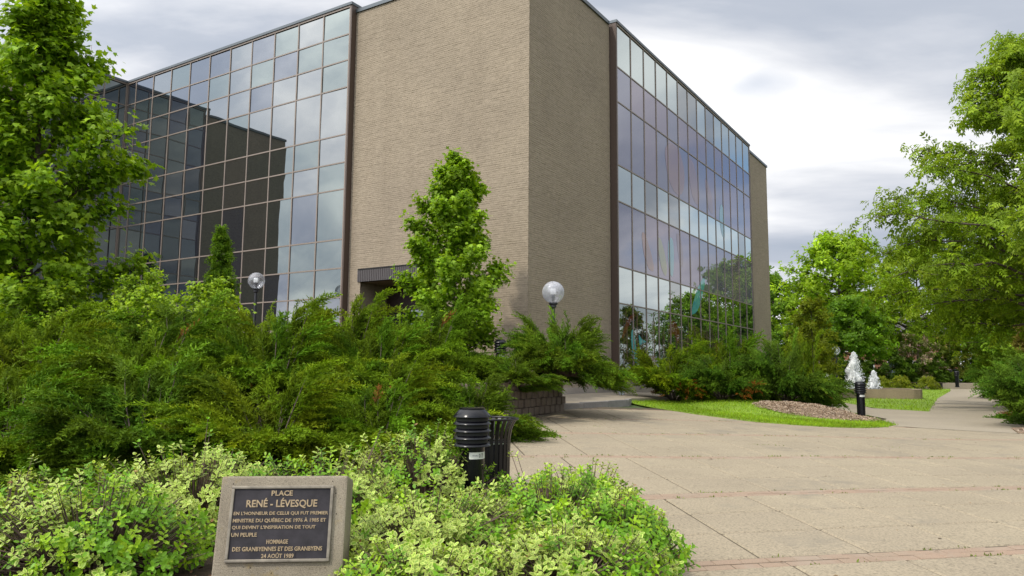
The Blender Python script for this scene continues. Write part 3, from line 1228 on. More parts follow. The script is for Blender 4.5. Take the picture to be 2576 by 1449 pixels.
# artwork in the right curtain wall, drawn as thin coloured glass pieces set on the panes
ART = {
    "teal": ((0.08, 0.34, 0.34), [
        [(6.86, 3.02), (7.02, 3.12), (7.2, 2.75), (7.5, 1.75), (7.1, 1.95), (6.85, 2.5)],
        [(7.52, 2.98), (7.75, 2.78), (8.35, 2.68), (7.8, 2.66), (7.6, 2.45)],
        [(15.3, 6.02), (15.25, 5.5), (14.3, 4.3), (13.3, 4.02), (13.5, 4.45), (14.3, 5.4)]]),
    "cyan": ((0.22, 0.36, 0.42), [
        [(17.9, 9.9), (18.3, 9.95), (18.6, 9.0), (18.55, 8.2), (18.0, 8.4), (17.7, 9.2)],
        [(10.7, 6.9), (10.9, 7.15), (11.25, 7.1), (11.35, 6.6), (11.3, 5.9), (11.15, 5.45), (10.85, 5.6), (10.65, 6.2)]]),
    "yellow": ((0.32, 0.28, 0.17), [[(9.6, 6.9), (9.85, 6.95), (10.3, 6.4), (10.55, 5.75), (10.4, 5.4), (10.0, 5.6), (9.65, 6.2)]]),
    "orange": ((0.32, 0.17, 0.15), [[(7.9, 6.85), (8.25, 6.9), (9.0, 6.0), (9.15, 5.45), (8.6, 5.5), (8.1, 6.0)]]),
    "pink": ((0.27, 0.17, 0.20), [
        [(11.7, 7.5), (12.2, 7.3), (12.5, 6.6), (12.4, 6.0), (12.0, 6.2), (11.75, 6.9)],
        [(10.4, 10.8), (11.2, 11.3), (12.3, 11.2), (12.9, 10.3), (12.6, 9.3), (11.7, 9.1), (10.8, 9.6)],
        [(13.2, 11.3), (14.2, 11.0), (14.9, 9.6), (14.4, 9.1), (13.6, 9.6)], [(15.5, 10.9), (16.6, 10.2), (16.8, 9.1), (16.0, 9.3)]]),
    "rust": ((0.11, 0.035, 0.014), [
        [(8.2, 2.15), (9.3, 2.2), (9.3, 1.7), (8.2, 1.7)], [(10.6, 3.4), (11.2, 3.75), (11.9, 3.3), (11.7, 2.6), (11.2, 3.2), (10.8, 2.9)],
        [(13.8, 3.0), (14.8, 3.25), (15.5, 2.7), (14.8, 2.5)], [(16.5, 2.9), (17.5, 3.1), (17.6, 2.5), (16.6, 2.4)], [(6.0, 2.75), (6.5, 3.45), (7.2, 3.72), (7.25, 3.6), (6.6, 3.2), (6.15, 2.7)]]),
}
for nm, (c, polys) in ART.items():
    mat = tintglass("art_glass_" + nm, c, 0.0)
    for poly in polys:
        mb = MB()
        va, vb = [], []
        # smooth the outline by corner cutting
        pts = [Vector(p) for p in poly]
        for _ in range(2):
            q = []
            for i in range(len(pts)):
                a, b = pts[i], pts[(i + 1) % len(pts)]
                q += [a * .78 + b * .22, a * .22 + b * .78]
            pts = q
        for (s, z) in pts:
            p = CN + DR * s + NR * 0.2235
            va.append(mb.bm.verts.new((p.x - BO.x, p.y - BO.y, z - BO.z)))
            p = CN + DR * s + NR * 0.2255
            vb.append(mb.bm.verts.new((p.x - BO.x, p.y - BO.y, z - BO.z)))
        fa = mb.bm.faces.new(vb)
        nn = len(va)
        for i in range(nn):
            mb.bm.faces.new((va[i], va[(i + 1) % nn], vb[(i + 1) % nn], vb[i]))
        bmesh.ops.triangulate(mb.bm, faces=[fa])
        mb.build("coloured_glass_piece", mat, CWR)
# thin leading lines in the lowest pane row
ld = MB()
for i in range(14):
    s0 = COLS_R[i]
    r_ = random.Random(90 + i)
    for q in range(3):
        s = s0 + r_.uniform(.25, 1.05)
        along(CN, DR, NR, s, s + .012, 0.226, 0.234, 1.65 + r_.uniform(0, .6), 3.0 + r_.uniform(0, .9), ld)
    for q in range(3):
        z = r_.uniform(1.8, 3.8)
        along(CN, DR, NR, s0 + .05, s0 + r_.uniform(.5, 1.2), 0.226, 0.2345, z, z + .012, ld)
ld.build("leading", plain("lead_lines", (0.16, 0.10, 0.05), .5), CWR)

# roof antenna on the wing
ant = empty("antenna", (-21.2, 36.2, ZT - .1), "thin reddish antenna mast on the roof of the side wing", "antenna")
MB().cyl((0, 0, 1.75), .028, .008, 3.5, 8).build("mast", plain("antenna_red", (.30, .17, .16), .6), ant)
MB().cyl((0, 0, .05), .12, .12, .1, 10).build("base", M_COPING, ant)


# ------------------------------------------------------------------ trees
def ellipsoid_profile(points):
    xs = [p[0] for p in points]
    rs = [p[1] for p in points]
    return lambda t: float(np.interp(t, xs, rs))


LEAF_GAIN = np.array([2.0, 1.75, 0.9])


def grow_tree(name, label, cat, loc, H, z0, prof, seed, n_limb=30, n_sub=12, n_leaf=24, leaf=MAPLE, size=0.10, trunk_r=0.09, up=(0.5, 1.1), sub_len=0.55,
              tint=(0.09, 0.16, 0.015), tip=(0.15, 0.22, 0.03), droop=0.5, lean=(0, 0), bark=M_BARK, group=None, limbs_from=None, scale_xy=(1, 1), spread=0.06, hang=0.0, irr=(.72, 1.08), asym=None, twig=True):
    rng = np.random.default_rng(seed)
    root = empty(name, loc, label, cat, group)
    tb = Tubes()
    nt_ = 9
    tz = np.linspace(0, 1, nt_)
    tp = np.stack([lean[0] * tz ** 1.5 + np.cumsum(rng.normal(0, .02 * H / 8, nt_)) * (tz > 0), lean[1] * tz ** 1.5 + np.cumsum(rng.normal(0, .02 * H / 8, nt_)) * (tz > 0), tz * (H * 0.93)], 1)
    tp[0] = (0, 0, -.15)
    tb.add(tp, trunk_r * (1 - .88 * tz) * np.where(tz == 0, 1.35, 1), 8)
    P, D, UU, sc, T = [], [], [], [], []
    for i in range(n_limb):
        t = (i + rng.uniform(.1, .9)) / n_limb
        h = z0 + (H - z0) * t
        az = i * 2.39996 + rng.uniform(-.4, .4)
        hz = (limbs_from(h) if limbs_from else h - .35 * prof(t) * (up[0] + (up[1] - up[0]) * t) * .8)
        hz = min(max(hz, .25 * z0), H * .9)
        st = np.array([np.interp(hz, tp[:, 2], tp[:, 0]), np.interp(hz, tp[:, 2], tp[:, 1]), hz])
        rad = prof(t) * rng.uniform(*irr)
        if asym:
            rad *= asym(az, t)
        end = np.array([np.interp(h, tp[:, 2], tp[:, 0]) + rad * math.cos(az) * scale_xy[0], np.interp(h, tp[:, 2], tp[:, 1]) + rad * math.sin(az) * scale_xy[1], h])
        L = np.linalg.norm(end - st) + .05
        m = 8
        ts = np.linspace(0, 1, m)[:, None]
        mid = (st + end) / 2 + np.array([0, 0, .10 * L * (1 - hang)]) + rng.normal(0, .06 * L, 3)
        path = (1 - ts) ** 2 * st + 2 * ts * (1 - ts) * mid + ts ** 2 * end
        path += rng.normal(0, .012 * L, path.shape) * (ts > 0)
        r0 = trunk_r * (.42 * (1 - t * .6))
        tb.add(path, r0 * (1 - .85 * ts[:, 0]) + .004, 5)
        for k in range(n_sub):
            fr_ = .22 + .78 * (k + rng.uniform(0, 1)) / n_sub
            j = min(m - 2, int(fr_ * (m - 1)))
            w = fr_ * (m - 1) - j
            p = path[j] * (1 - w) + path[j + 1] * w
            tan = unit(path[j + 1] - path[j])
            a2 = rng.uniform(0, 2 * PI)
            lat = unit(np.cross(tan, np.array([math.cos(a2), math.sin(a2), .6])))
            dr = unit(tan * rng.uniform(.35, 1.1) + lat * rng.uniform(.5, 1.0) + np.array([0, 0, .35 - hang]))
            sl = sub_len * rng.uniform(.55, 1.15) * (1.1 - .45 * fr_) * (.6 + .4 * (1 - t))
            if k == n_sub - 1:
                dr, p = unit(tan + np.array([0, 0, .25 - hang])), path[-1]
            q = p + dr * sl + np.array([0, 0, -hang * .35 * sl])
            if twig:
                tb.add([p, (p + q) / 2 + np.array([0, 0, .04 * sl]), q], [.010 * trunk_r / .09 + .002, .007, .003], 3)
            n = max(3, int(n_leaf * rng.uniform(.6, 1.25)))
            tt = rng.uniform(.1, 1.08, n)
            P.append(p + (q - p) * tt[:, None] + rng.normal(0, spread, (n, 3)))
            dd_ = dr * .5 + rng.normal(0, .75, (n, 3))
            dd_[:, 2] = dd_[:, 2] * .6 - droop
            ow = p - tp[min(nt_ - 1, int(h / H * nt_))]
            ow = ow / (np.linalg.norm(ow) + .01)
            UU.append(np.tile(ow * .55 + np.array([0, 0, .8]), (n, 1)))
            D.append(dd_)
            sc.append(size * rng.uniform(.6, 1.2, n))
            tipf = np.clip(tt - .45 + rng.normal(0, .25, n), 0, 1)
            T.append((np.array(tint) * (1 - tipf[:, None]) + np.array(tip) * tipf[:, None]) * rng.uniform(.72, 1.25) * rng.uniform(.8, 1.2, (n, 1)))
    P, D, sc, T = np.concatenate(P), unit(np.concatenate(D)), np.concatenate(sc), np.concatenate(T)
    U = unit(np.concatenate(UU) + rng.normal(0, .42, P.shape))
    v, f, c = scatter(leaf, P, frames(D, U), sc, T * LEAF_GAIN, rng.integers(0, len(leaf), len(P)))
    mobj("trunk", tb.mesh("trunk", bark), root)
    cr = mobj("crown", mesh_np("crown", v, f, c, M_LEAF), root)
    return root


def at(x, y, dz=0.0):
    return (x, y, (soil(x, y) if x < xb(y) else g(x, y)) + dz)


# the large maple at the left edge
grow_tree("maple_tree", "tall light green maple at the left edge in front of the glass wing", "tree", at(-9.75, 15.0), 8.1, 1.1,
          ellipsoid_profile([(0, 1.6), (.15, 1.75), (.35, 1.8), (.55, 1.6), (.75, 1.15), (.9, .7), (1, .25)]), 21, n_limb=48, n_sub=18, n_leaf=36, size=.165, trunk_r=.10, irr=(.5, 1.2),
          up=(1.5, 2.6), sub_len=.58, tint=(.080, .165, .010), tip=(.155, .26, .025), droop=.45, spread=.13)
# the young maple against the brick wall
grow_tree("maple_tree", "young green maple with several pointed tops against the brick wall", "tree", at(-1.55, 20.0), 5.85, 1.0,
          ellipsoid_profile([(0, 1.15), (.15, 1.45), (.3, 1.5), (.5, 1.25), (.68, .95), (.85, .5), (1, .18)]), 33, n_limb=42, n_sub=18, n_leaf=38, size=.14, trunk_r=.055, irr=(.6, 1.2),
          up=(2.0, 3.2), sub_len=.42, tint=(.08, .165, .012), tip=(.145, .25, .025), droop=.45, spread=.09)
# narrow weeping conifer
grow_tree("weeping_conifer", "slender spire-shaped bright green conifer before the dark reflection", "conifer", at(-7.0, 17.9), 3.55, .3,
          ellipsoid_profile([(0, .62), (.3, .50), (.55, .32), (.75, .20), (.88, .13), (1, .04)]), 41, n_limb=60, n_sub=7, n_leaf=12, leaf=CLUMPN, size=.15, trunk_r=.035,
          up=(-.1, .3), sub_len=.24, irr=(.55, 1.35), tint=(.055, .125, .012), tip=(.11, .20, .02), droop=.5, hang=.6, spread=.03)
# light green shrubs behind the junipers
for i, (x, y, h, r, lab) in enumerate(((-8.7, 14.1, 1.75, 1.0, "light green leafy shrub at the foot of the tall maple"), (-7.3, 14.9, 2.0, 1.0, "light green leafy shrub below the glass corner, topmost of its row"),
                                       (-5.9, 14.6, 1.85, .9, "light green leafy shrub left of the slender conifer"), (-6.6, 13.6, 1.5, .85, "light green leafy shrub low in front of its row behind the junipers"))):
    grow_tree("leafy_shrub", lab, "shrub", at(x, y), h, .25, ellipsoid_profile([(0, r * .8), (.4, r), (.75, r * .75), (1, r * .25)]), 50 + i, n_limb=22, n_sub=9, n_leaf=22, size=.085,
              trunk_r=.03, sub_len=.34, tint=(.095, .18, .016), tip=(.18, .28, .035), droop=.3, group="light green shrubs behind the junipers")

# big tree on the right
grow_tree("ash_tree", "large spreading tree with drooping leaflets at the right edge of the plaza", "tree", (19.0, 25.5, g(19.0, 25.5)), 13.4, 3.0,
          ellipsoid_profile([(0, 4.6), (.18, 6.2), (.34, 6.6), (.5, 5.0), (.7, 3.7), (.86, 2.4), (1, .8)]), 61, n_limb=74, n_sub=18, n_leaf=18, leaf=PINN, size=.38, trunk_r=.15,
          up=(.3, 1.1), sub_len=1.15, tint=(.085, .155, .012), tip=(.15, .23, .025), droop=.55, spread=.16, hang=.25)

# park trees farther away
MIRRORED = (29.0, 20.0, 9.0, 37.0, 44.0)      # only seen in the window reflections: fewer limbs
BT = [
    ("park_tree", "round bright green park tree, tallest one right of the building", 25.8, 59, 11.8, 3.2, [(0, 3.0), (.25, 4.4), (.5, 4.5), (.72, 3.6), (.9, 2.1), (1, .8)], (.085, .16, .012), (.15, .24, .025), .62, 44),
    ("park_tree", "pale green park tree with open branches behind the pink lilac", 33.5, 62, 11.6, 2.6, [(0, 3.0), (.3, 5.0), (.6, 4.6), (.85, 2.8), (1, 1.0)], (.08, .145, .015), (.13, .21, .025), .60, 40),
    ("park_tree", "small dark green tree with a bare trunk behind the fountain", 22.6, 50, 5.9, 2.3, [(0, 2.0), (.3, 2.7), (.6, 2.4), (.85, 1.4), (1, .5)], (.04, .095, .010), (.075, .15, .015), .42, 30),
    ("park_tree", "dark green tree just past the far corner of the building", 25.9, 74, 10.6, 2.0, [(0, 2.4), (.4, 3.0), (.75, 2.2), (1, .7)], (.045, .10, .012), (.08, .16, .018), .62, 26),
    ("park_tree", "greyish pale green tree between the building corner and tall park tree", 28.8, 72, 9.8, 1.6, [(0, 2.2), (.4, 2.7), (.75, 2.0), (1, .6)], (.13, .17, .07), (.19, .22, .10), .55, 24),
    ("park_tree", "broad green tree closing the far end of the park path", 43.0, 66, 12.5, 2.2, [(0, 4.5), (.3, 6.0), (.6, 5.4), (.85, 3.2), (1, 1.0)], (.07, .135, .012), (.12, .20, .02), .66, 44),
    ("park_tree", "mid green tree behind the hedge, below the large spreading tree", 37.5, 56, 8.0, 1.8, [(0, 2.6), (.35, 3.4), (.7, 2.8), (1, .8)], (.055, .115, .012), (.10, .18, .02), .50, 34),
    ("park_tree", "green park tree beside the path whose crown the tall windows mirror", 33.0, 37.0, 11.5, 2.0, [(0, 3.4), (.3, 4.6), (.6, 4.2), (.85, 2.6), (1, .8)], (.065, .13, .012), (.11, .19, .02), .58, 40),
    ("park_tree", "farther green park tree mirrored at the foot of the tall windows", 42.0, 44.0, 12.0, 2.0, [(0, 3.8), (.3, 5.0), (.6, 4.5), (.85, 2.8), (1, .8)], (.05, .11, .012), (.09, .165, .02), .62, 40),
    ("park_tree", "low bushy park tree mirrored in the lower right panes", 27.0, 29.0, 7.5, 1.2, [(0, 2.6), (.3, 3.2), (.6, 2.9), (.85, 1.8), (1, .6)], (.055, .115, .012), (.10, .18, .02), .50, 34),
    ("park_tree", "broad park tree mirrored in the middle of the lowest panes", 33.0, 20.0, 8.0, 1.2, [(0, 3.2), (.3, 4.2), (.6, 3.8), (.85, 2.4), (1, .8)], (.05, .105, .012), (.09, .165, .02), .56, 36),
    ("park_tree", "park tree mirrored in the first lowest panes beside the brick", 38.0, 9.0, 7.5, 1.2, [(0, 3.4), (.3, 4.6), (.6, 4.0), (.85, 2.4), (1, .8)], (.05, .105, .012), (.09, .165, .02), .6, 34),
]
for i, (nm, lab, x, y, H, z0, pr, t1, t2, sz, nl) in enumerate(BT):
    grow_tree(nm, lab, "tree", (x, y, g(x, y)), H, z0, ellipsoid_profile(pr), 100 + i, n_limb=(nl * 2) // 3 if y in MIRRORED else nl, n_sub=12, n_leaf=10, leaf=CLUMP, size=sz * 1.08, trunk_r=.20 if H > 7 else .14,
              up=(.5, 1.3), sub_len=1.3 if H > 7 else .8, tint=tuple(v * 1.25 for v in t1), tip=tuple(v * 1.2 for v in t2), droop=.15, spread=.24 if H > 7 else .15, group="trees in the park", twig=H > 9)

# shrubs, hedge plants and lilacs at the far side of the park
HB = []
for i in range(9):
    x = 24.6 + i * 1.75
    y = 55.5 + .35 * i + (i % 2) * .8
    HB.append((x, y, 2.0 + .5 * ((i * 7) % 3) * .6, 1.25, (.028, .062, .010), (.055, .11, .015), "hedge_shrub",
               "dark green hedge shrub, number %s along the back hedge" % "one two three four five six seven eight nine".split()[i]))
HEDGE_LAB = ["dark green hedge shrub directly behind the fountain jets", "dark green hedge shrub under the small tree with bare trunk", "dark green hedge shrub left of the pink lilac",
             "dark green hedge shrub in front of the pink lilac", "dark green hedge shrub behind the dark park bench", "dark green hedge shrub behind the low wall middle",
             "dark green hedge shrub behind the farthest bollard", "dark green hedge shrub between farthest bollard and path end", "dark green hedge shrub at the path end by the brown columnar cedars"]
for i, (x, y, h, r, t1, t2, nm, lab) in enumerate(HB):
    grow_tree(nm, HEDGE_LAB[i], "hedge shrub", (x, y, g(x, y)), h, .2, ellipsoid_profile([(0, r * .9), (.45, r), (.8, r * .7), (1, r * .3)]), 200 + i, n_limb=14, n_sub=8, n_leaf=11, leaf=CLUMP, size=.34,
              trunk_r=.04, sub_len=.5, tint=t1, tip=t2, droop=.2, group="dark hedge at the back of the park", twig=False)
for i, (x, y, h, r, lab, tt, tp_) in enumerate(((31.0, 57.5, 3.9, 1.9, "wide lilac bush with faded pink blossom behind the bench", (.20, .13, .10), (.235, .17, .34)),
                                           (25.0, 60.0, 3.4, 1.2, "lilac bush with pinkish white blossom behind the fountain jets", (.22, .15, .13), (.28, .22, .46)),
                                           (33.8, 58.2, 3.9, 2.0, "olive green bush right of the pink lilac", (.075, .10, .02), (.12, .13, .035)))):
    grow_tree("lilac_bush", lab, "bush", (x, y, g(x, y)), h, .4, ellipsoid_profile([(0, r * .8), (.45, r), (.8, r * .75), (1, r * .3)]), 230 + i, n_limb=18, n_sub=9, n_leaf=11, leaf=CLUMP, size=.34,
              trunk_r=.05, sub_len=.6, tint=(.06, .105, .02), tip=tp_, droop=.2, group="blossoming bushes behind the hedge", twig=False)
for i, (x, y, h, r, lab) in enumerate(((22.6, 46.5, .85, .75, "small yellow green shrub left beside the fountain rim"), (24.4, 47.5, .8, .7, "small yellow green shrub midway between fountain and bench"),
                                       (28.0, 51.0, .75, .8, "small yellow green shrub in front of the low wall gap"))):
    grow_tree("small_shrub", lab, "shrub", (x, y, g(x, y)), h, .1, ellipsoid_profile([(0, r), (.5, r * .9), (1, r * .3)]), 250 + i, n_limb=14, n_sub=8, n_leaf=10, leaf=CLUMPN, size=.2,
              trunk_r=.02, sub_len=.3, tint=(.09, .13, .02), tip=(.16, .19, .03), droop=.1, group="small yellow green shrubs near the fountain", twig=False)
for i, (x, y, h, r, lab) in enumerate(((13.3, 33.5, 4.4, 1.1, "olive green feathery bush behind the junipers at the building end"), (15.8, 39.5, 3.6, 1.1, "olive green feathery bush left of the far globe lamp"))):
    grow_tree("feathery_bush", lab, "bush", (x, y, g(x, y)), h, .4, ellipsoid_profile([(0, r * .9), (.4, r), (.75, r * .7), (1, r * .2)]), 260 + i, n_limb=22, n_sub=9, n_leaf=11, leaf=CLUMPN, size=.32,
              trunk_r=.06, sub_len=.6, tint=(.075, .115, .012), tip=(.13, .17, .02), droop=.1, group="feathery bushes behind the junipers", twig=False)
for i, (x, y, h, r, lab) in enumerate(((24.2, 35.5, 3.4, .75, "brownish green columnar cedar at the right edge, in front"), (27.2, 40.0, 3.6, .8, "brownish green columnar cedar with pointed tip, farther back"))):
    grow_tree("columnar_cedar", lab, "cedar", (x, y, g(x, y)), h, .15, ellipsoid_profile([(0, r), (.35, r), (.7, r * .6), (1, .08)]), 270 + i, n_limb=32, n_sub=7, n_leaf=10, leaf=CLUMPN, size=.24,
              trunk_r=.07, up=(1, 2), sub_len=.3, tint=(.075, .08, .03), tip=(.13, .115, .05), droop=-.5, hang=-.3, group="brownish columnar cedars", twig=False)


# ------------------------------------------------------------------ junipers
def spray_proto(rng):
    """bushy plume: a bent axis with short side twigs all round, tips lighter"""
    V, F, C = [], [], []

    def blade(p, d, L, w, c0, c1):
        d = d / np.linalg.norm(d)
        s = np.cross(d, rng.normal(size=3))
        s /= np.linalg.norm(s)
        n = len(V)
        V.extend([p - s * w * .5, p + s * w * .5, p + d * L])
        F.append((n, n + 1, n + 2))
        C.extend([c0, c0, c1])

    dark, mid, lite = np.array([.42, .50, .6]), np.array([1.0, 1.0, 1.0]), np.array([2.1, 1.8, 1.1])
    n = 20
    cy, cz = rng.normal(0, .14), rng.uniform(-.22, .10)
    for i in range(n):
        t = i / (n - 1)
        p = np.array([t, cy * t * t, cz * t * t + .08 * math.sin(t * 3)])
        for sd in (-1, 1):
            ph = rng.normal(0, .65)
            lat = np.array([0, sd * math.cos(ph), math.sin(ph)])
            d = np.array([rng.uniform(.6, 1.2), 0, -.1 * t]) + lat * rng.uniform(.55, 1.05)
            L = (.25 * (1 - t) ** .7 + .07) * rng.uniform(.6, 1.2)
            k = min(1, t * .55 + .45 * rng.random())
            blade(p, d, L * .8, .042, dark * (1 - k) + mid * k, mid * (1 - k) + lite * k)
            u = d / np.linalg.norm(d)
            for q in (.35, .7):
                if rng.random() < .75 * (1 - .4 * t):
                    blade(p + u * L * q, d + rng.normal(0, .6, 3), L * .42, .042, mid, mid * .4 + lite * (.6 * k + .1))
    return np.array(V), np.array(F), np.array(C)


_r2 = np.random.default_rng(17)
SPRAYS = [spray_proto(_r2) for _ in range(6)]


def juniper_data(seed, arms=80, per=17, spray=.38, lean=(.25, 0), tint=(.096, .178, .007), rust=.002, low=-.12):
    """unit shrub: radius about 1, height about 1; layered plumes whose ends nod"""
    rng = np.random.default_rng(seed)
    tb = Tubes()
    P, D, sc, T = [], [], [], []
    for i in range(arms):
        az = i * 2.39996 + rng.uniform(-.35, .35)
        sn = low + (.98 - low) * ((i * .61803 + .3 * rng.random()) % 1.0)
        el = math.asin(sn)
        R = rng.uniform(.62, 1.10) * (1 + .10 * math.sin(3 * az + seed))
        hor = np.array([math.cos(az), math.sin(az), 0])
        end = hor * R * math.cos(el) + np.array([lean[0] * .3, lean[1] * .3, 0]) * max(0, sn) + np.array([0, 0, R * (sn * .86 + .10)])
        st = hor * .06 + np.array([0, 0, .02])
        mid = st * .45 + end * .55 + np.array([0, 0, .20 * (1 - abs(sn))]) + rng.normal(0, .05, 3)
        m = 8
        ts = np.linspace(0, 1, m)[:, None]
        path = (1 - ts) ** 2 * st + 2 * ts * (1 - ts) * mid + ts ** 2 * end
        tb.add(path, .010 * (1 - .85 * ts[:, 0]) + .0015, 3)
        armt = rng.uniform(.70, 1.35) * np.array([rng.uniform(.85, 1.2), 1, 1])
        n = int(per * rng.uniform(.8, 1.2))
        for k in range(n):
            fr_ = .34 + .66 * ((k + rng.random()) / n) ** .75
            j = min(m - 2, int(fr_ * (m - 1)))
            w = fr_ * (m - 1) - j
            p = path[j] * (1 - w) + path[j + 1] * w
            tan = unit(path[j + 1] - path[j])
            flat = unit(np.array([tan[0], tan[1], tan[2] * .45]) + hor * .2)
            lat = np.cross(tan, np.array([0, 0, 1.0])) * rng.choice((-1, 1))
            d = flat * rng.uniform(.7, 1.1) + lat * rng.uniform(.0, .95 - .55 * fr_) + np.array([lean[0] * 1.1, lean[1] * .6, rng.uniform(-.15, .32)])
            s = spray * rng.uniform(.7, 1.15) * (1.25 - .55 * fr_)
            if k >= n - 2:
                p, d, s = path[-1] - tan * .10, flat + np.array([lean[0] * .9, 0, rng.uniform(-.08, .22)]), spray * rng.uniform(1.0, 1.4)
            P.append(p + rng.normal(0, .03, 3))
            D.append(d)
            sc.append(s)
            c = np.array(tint) * armt * rng.uniform(.62, 1.18)
            if rng.random() < rust:
                c = np.array([.17, .08, .02]) * rng.uniform(.6, 1.2)
            T.append(c)
    P, D, sc, T = np.array(P), unit(np.array(D)), np.array(sc), np.array(T)
    U = unit(np.array([0, 0, 1.0]) + rng.normal(0, .45, P.shape))
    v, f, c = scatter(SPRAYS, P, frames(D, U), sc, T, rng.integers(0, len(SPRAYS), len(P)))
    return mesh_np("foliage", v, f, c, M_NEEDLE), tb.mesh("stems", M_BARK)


JUN = [juniper_data(301), juniper_data(302, lean=(.35, -.1)), juniper_data(303, lean=(.1, .1), tint=(.080, .160, .010)), juniper_data(304, lean=(.3, 0), tint=(.122, .194, .007)),
       juniper_data(305, lean=(.15, 0), tint=(.066, .136, .012), rust=.002), juniper_data(306, lean=(.3, -.2), tint=(.09, .166, .010), low=-.42)]


G1 = "dark green junipers massed on the left bank"


def juniper(x, y, r, h, k, rz, label, group, z=None, sq=1.0):
    root = empty("juniper", (x, y, at(x, y)[2] if z is None else z), label, "juniper", group, rz)
    for nm, me in (("foliage", JUN[k][0]), ("stems", JUN[k][1])):
        o = mobj(nm, me, root)
        o.scale = (r * .92, r * sq * .92, h * (.86 if group == G1 else 1.0))
    return root


for (x, y, r, h, k, rz, lab) in (
    (-6.9, 8.2, 1.25, 1.15, 0, .2, "feathery juniper at the left edge above the variegated shrub end"),
    (-5.35, 8.1, 1.25, 1.1, 1, -.3, "feathery juniper second from left in the front row above the variegated shrubs"),
    (-3.9, 8.1, 1.25, 1.1, 2, .1, "feathery juniper third from left in the front row, behind the low variegated hedge"),
    (-2.6, 8.3, 1.2, 1.1, 3, -.2, "feathery juniper directly behind the memorial stone"),
    (-5.9, 7.2, .85, .55, 5, .4, "low juniper tuft at the far left behind the variegated shrub hedge"),
    (-4.5, 7.2, .9, .55, 5, -.2, "low juniper tuft in the dark gap left of the memorial stone"),
    (-3.2, 7.3, .85, .55, 5, .1, "low juniper tuft just behind the cream edged hedge top"),
    (-1.6, 9.3, 1.0, 1.0, 0, .5, "feathery juniper directly left of the near bollard head"),
    (-8.3, 10.5, 1.35, 1.35, 2, -.4, "juniper at the left edge in the second row under the maple"),
    (-6.6, 10.4, 1.35, 1.4, 3, .15, "juniper in the second row between maple and weeping conifer"),
    (-4.9, 10.3, 1.35, 1.4, 0, -.15, "juniper in the second row below the smaller globe lamp"),
    (-3.3, 10.5, 1.3, 1.4, 1, .3, "juniper in the second row halfway up behind the memorial stone"),
    (-1.85, 11.1, 1.3, 1.25, 3, 0, "juniper spreading its tips over the trash can"),
    (-9.0, 12.6, 1.4, 1.3, 1, .3, "juniper high on the bank round the maple trunk"),
    (-7.3, 12.3, 1.4, 1.3, 0, -.3, "juniper high on the bank in front of the light green shrubs"),
    (-5.5, 12.7, 1.45, 1.4, 2, .2, "juniper high on the bank hiding the foot of the smaller globe lamp"),
    (-3.9, 12.8, 1.45, 1.55, 3, -.1, "juniper high on the bank right of the smaller globe lamp"),
    (-2.35, 13.4, 1.4, 1.6, 1, .1, "olive juniper high on the bank below the entrance fascia"),
    (-3.3, 15.6, 1.3, 1.95, 3, .25, "tall juniper whose long plume rises before the lowest left panes"),
    (-1.7, 15.9, 1.35, 1.75, 0, -.2, "olive juniper at the foot of the young maple"),
    (-1.55, 17.2, 1.15, 1.7, 2, .1, "dark juniper overhanging the bollard on the planter"),
):
    juniper(x, y, r, h, k, rz, lab, G1)
juniper(1.30, 16.9, 1.30, 1.28, 5, -.15, "juniper leaning over the block wall below the large globe lamp", "junipers by the building entrance", z=1.38)
juniper(-.55, 12.9, 1.15, .95, 5, .3, "low juniper trailing its branches over the near end of the block wall", "junipers by the building entrance")
juniper(.10, 15.5, .80, .60, 5, .8, "small juniper drooping over the middle of the block wall", "junipers by the building entrance", z=1.18)
juniper(.95, 17.5, 1.15, 1.35, 2, .9, "rounded juniper filling the planter corner in front of the large globe lamp pole", "junipers by the building entrance", z=1.25)
juniper(.85, 18.4, .70, .9, 1, .5, "small juniper between planter bollard and large globe lamp pole", "junipers by the building entrance", z=1.25)
# curved bare trunk of the leaning juniper
tr = empty("bare_juniper", (0.0, 17.6, 1.24), "curved dark bare juniper trunk rising from the planter beside its bollard", "juniper trunk")
tb = Tubes()
tb.add([(-.02, 0, -.1), (.02, 0, .15), (.10, -.02, .36), (.27, -.08, .52), (.5, -.2, .62), (.85, -.45, .70)], [.075, .065, .055, .05, .04, .02], 7)
mobj("trunk", tb.mesh("trunk", plain("dark_bark", (.03, .022, .018), .9, bump=.5, scale=30)), tr)

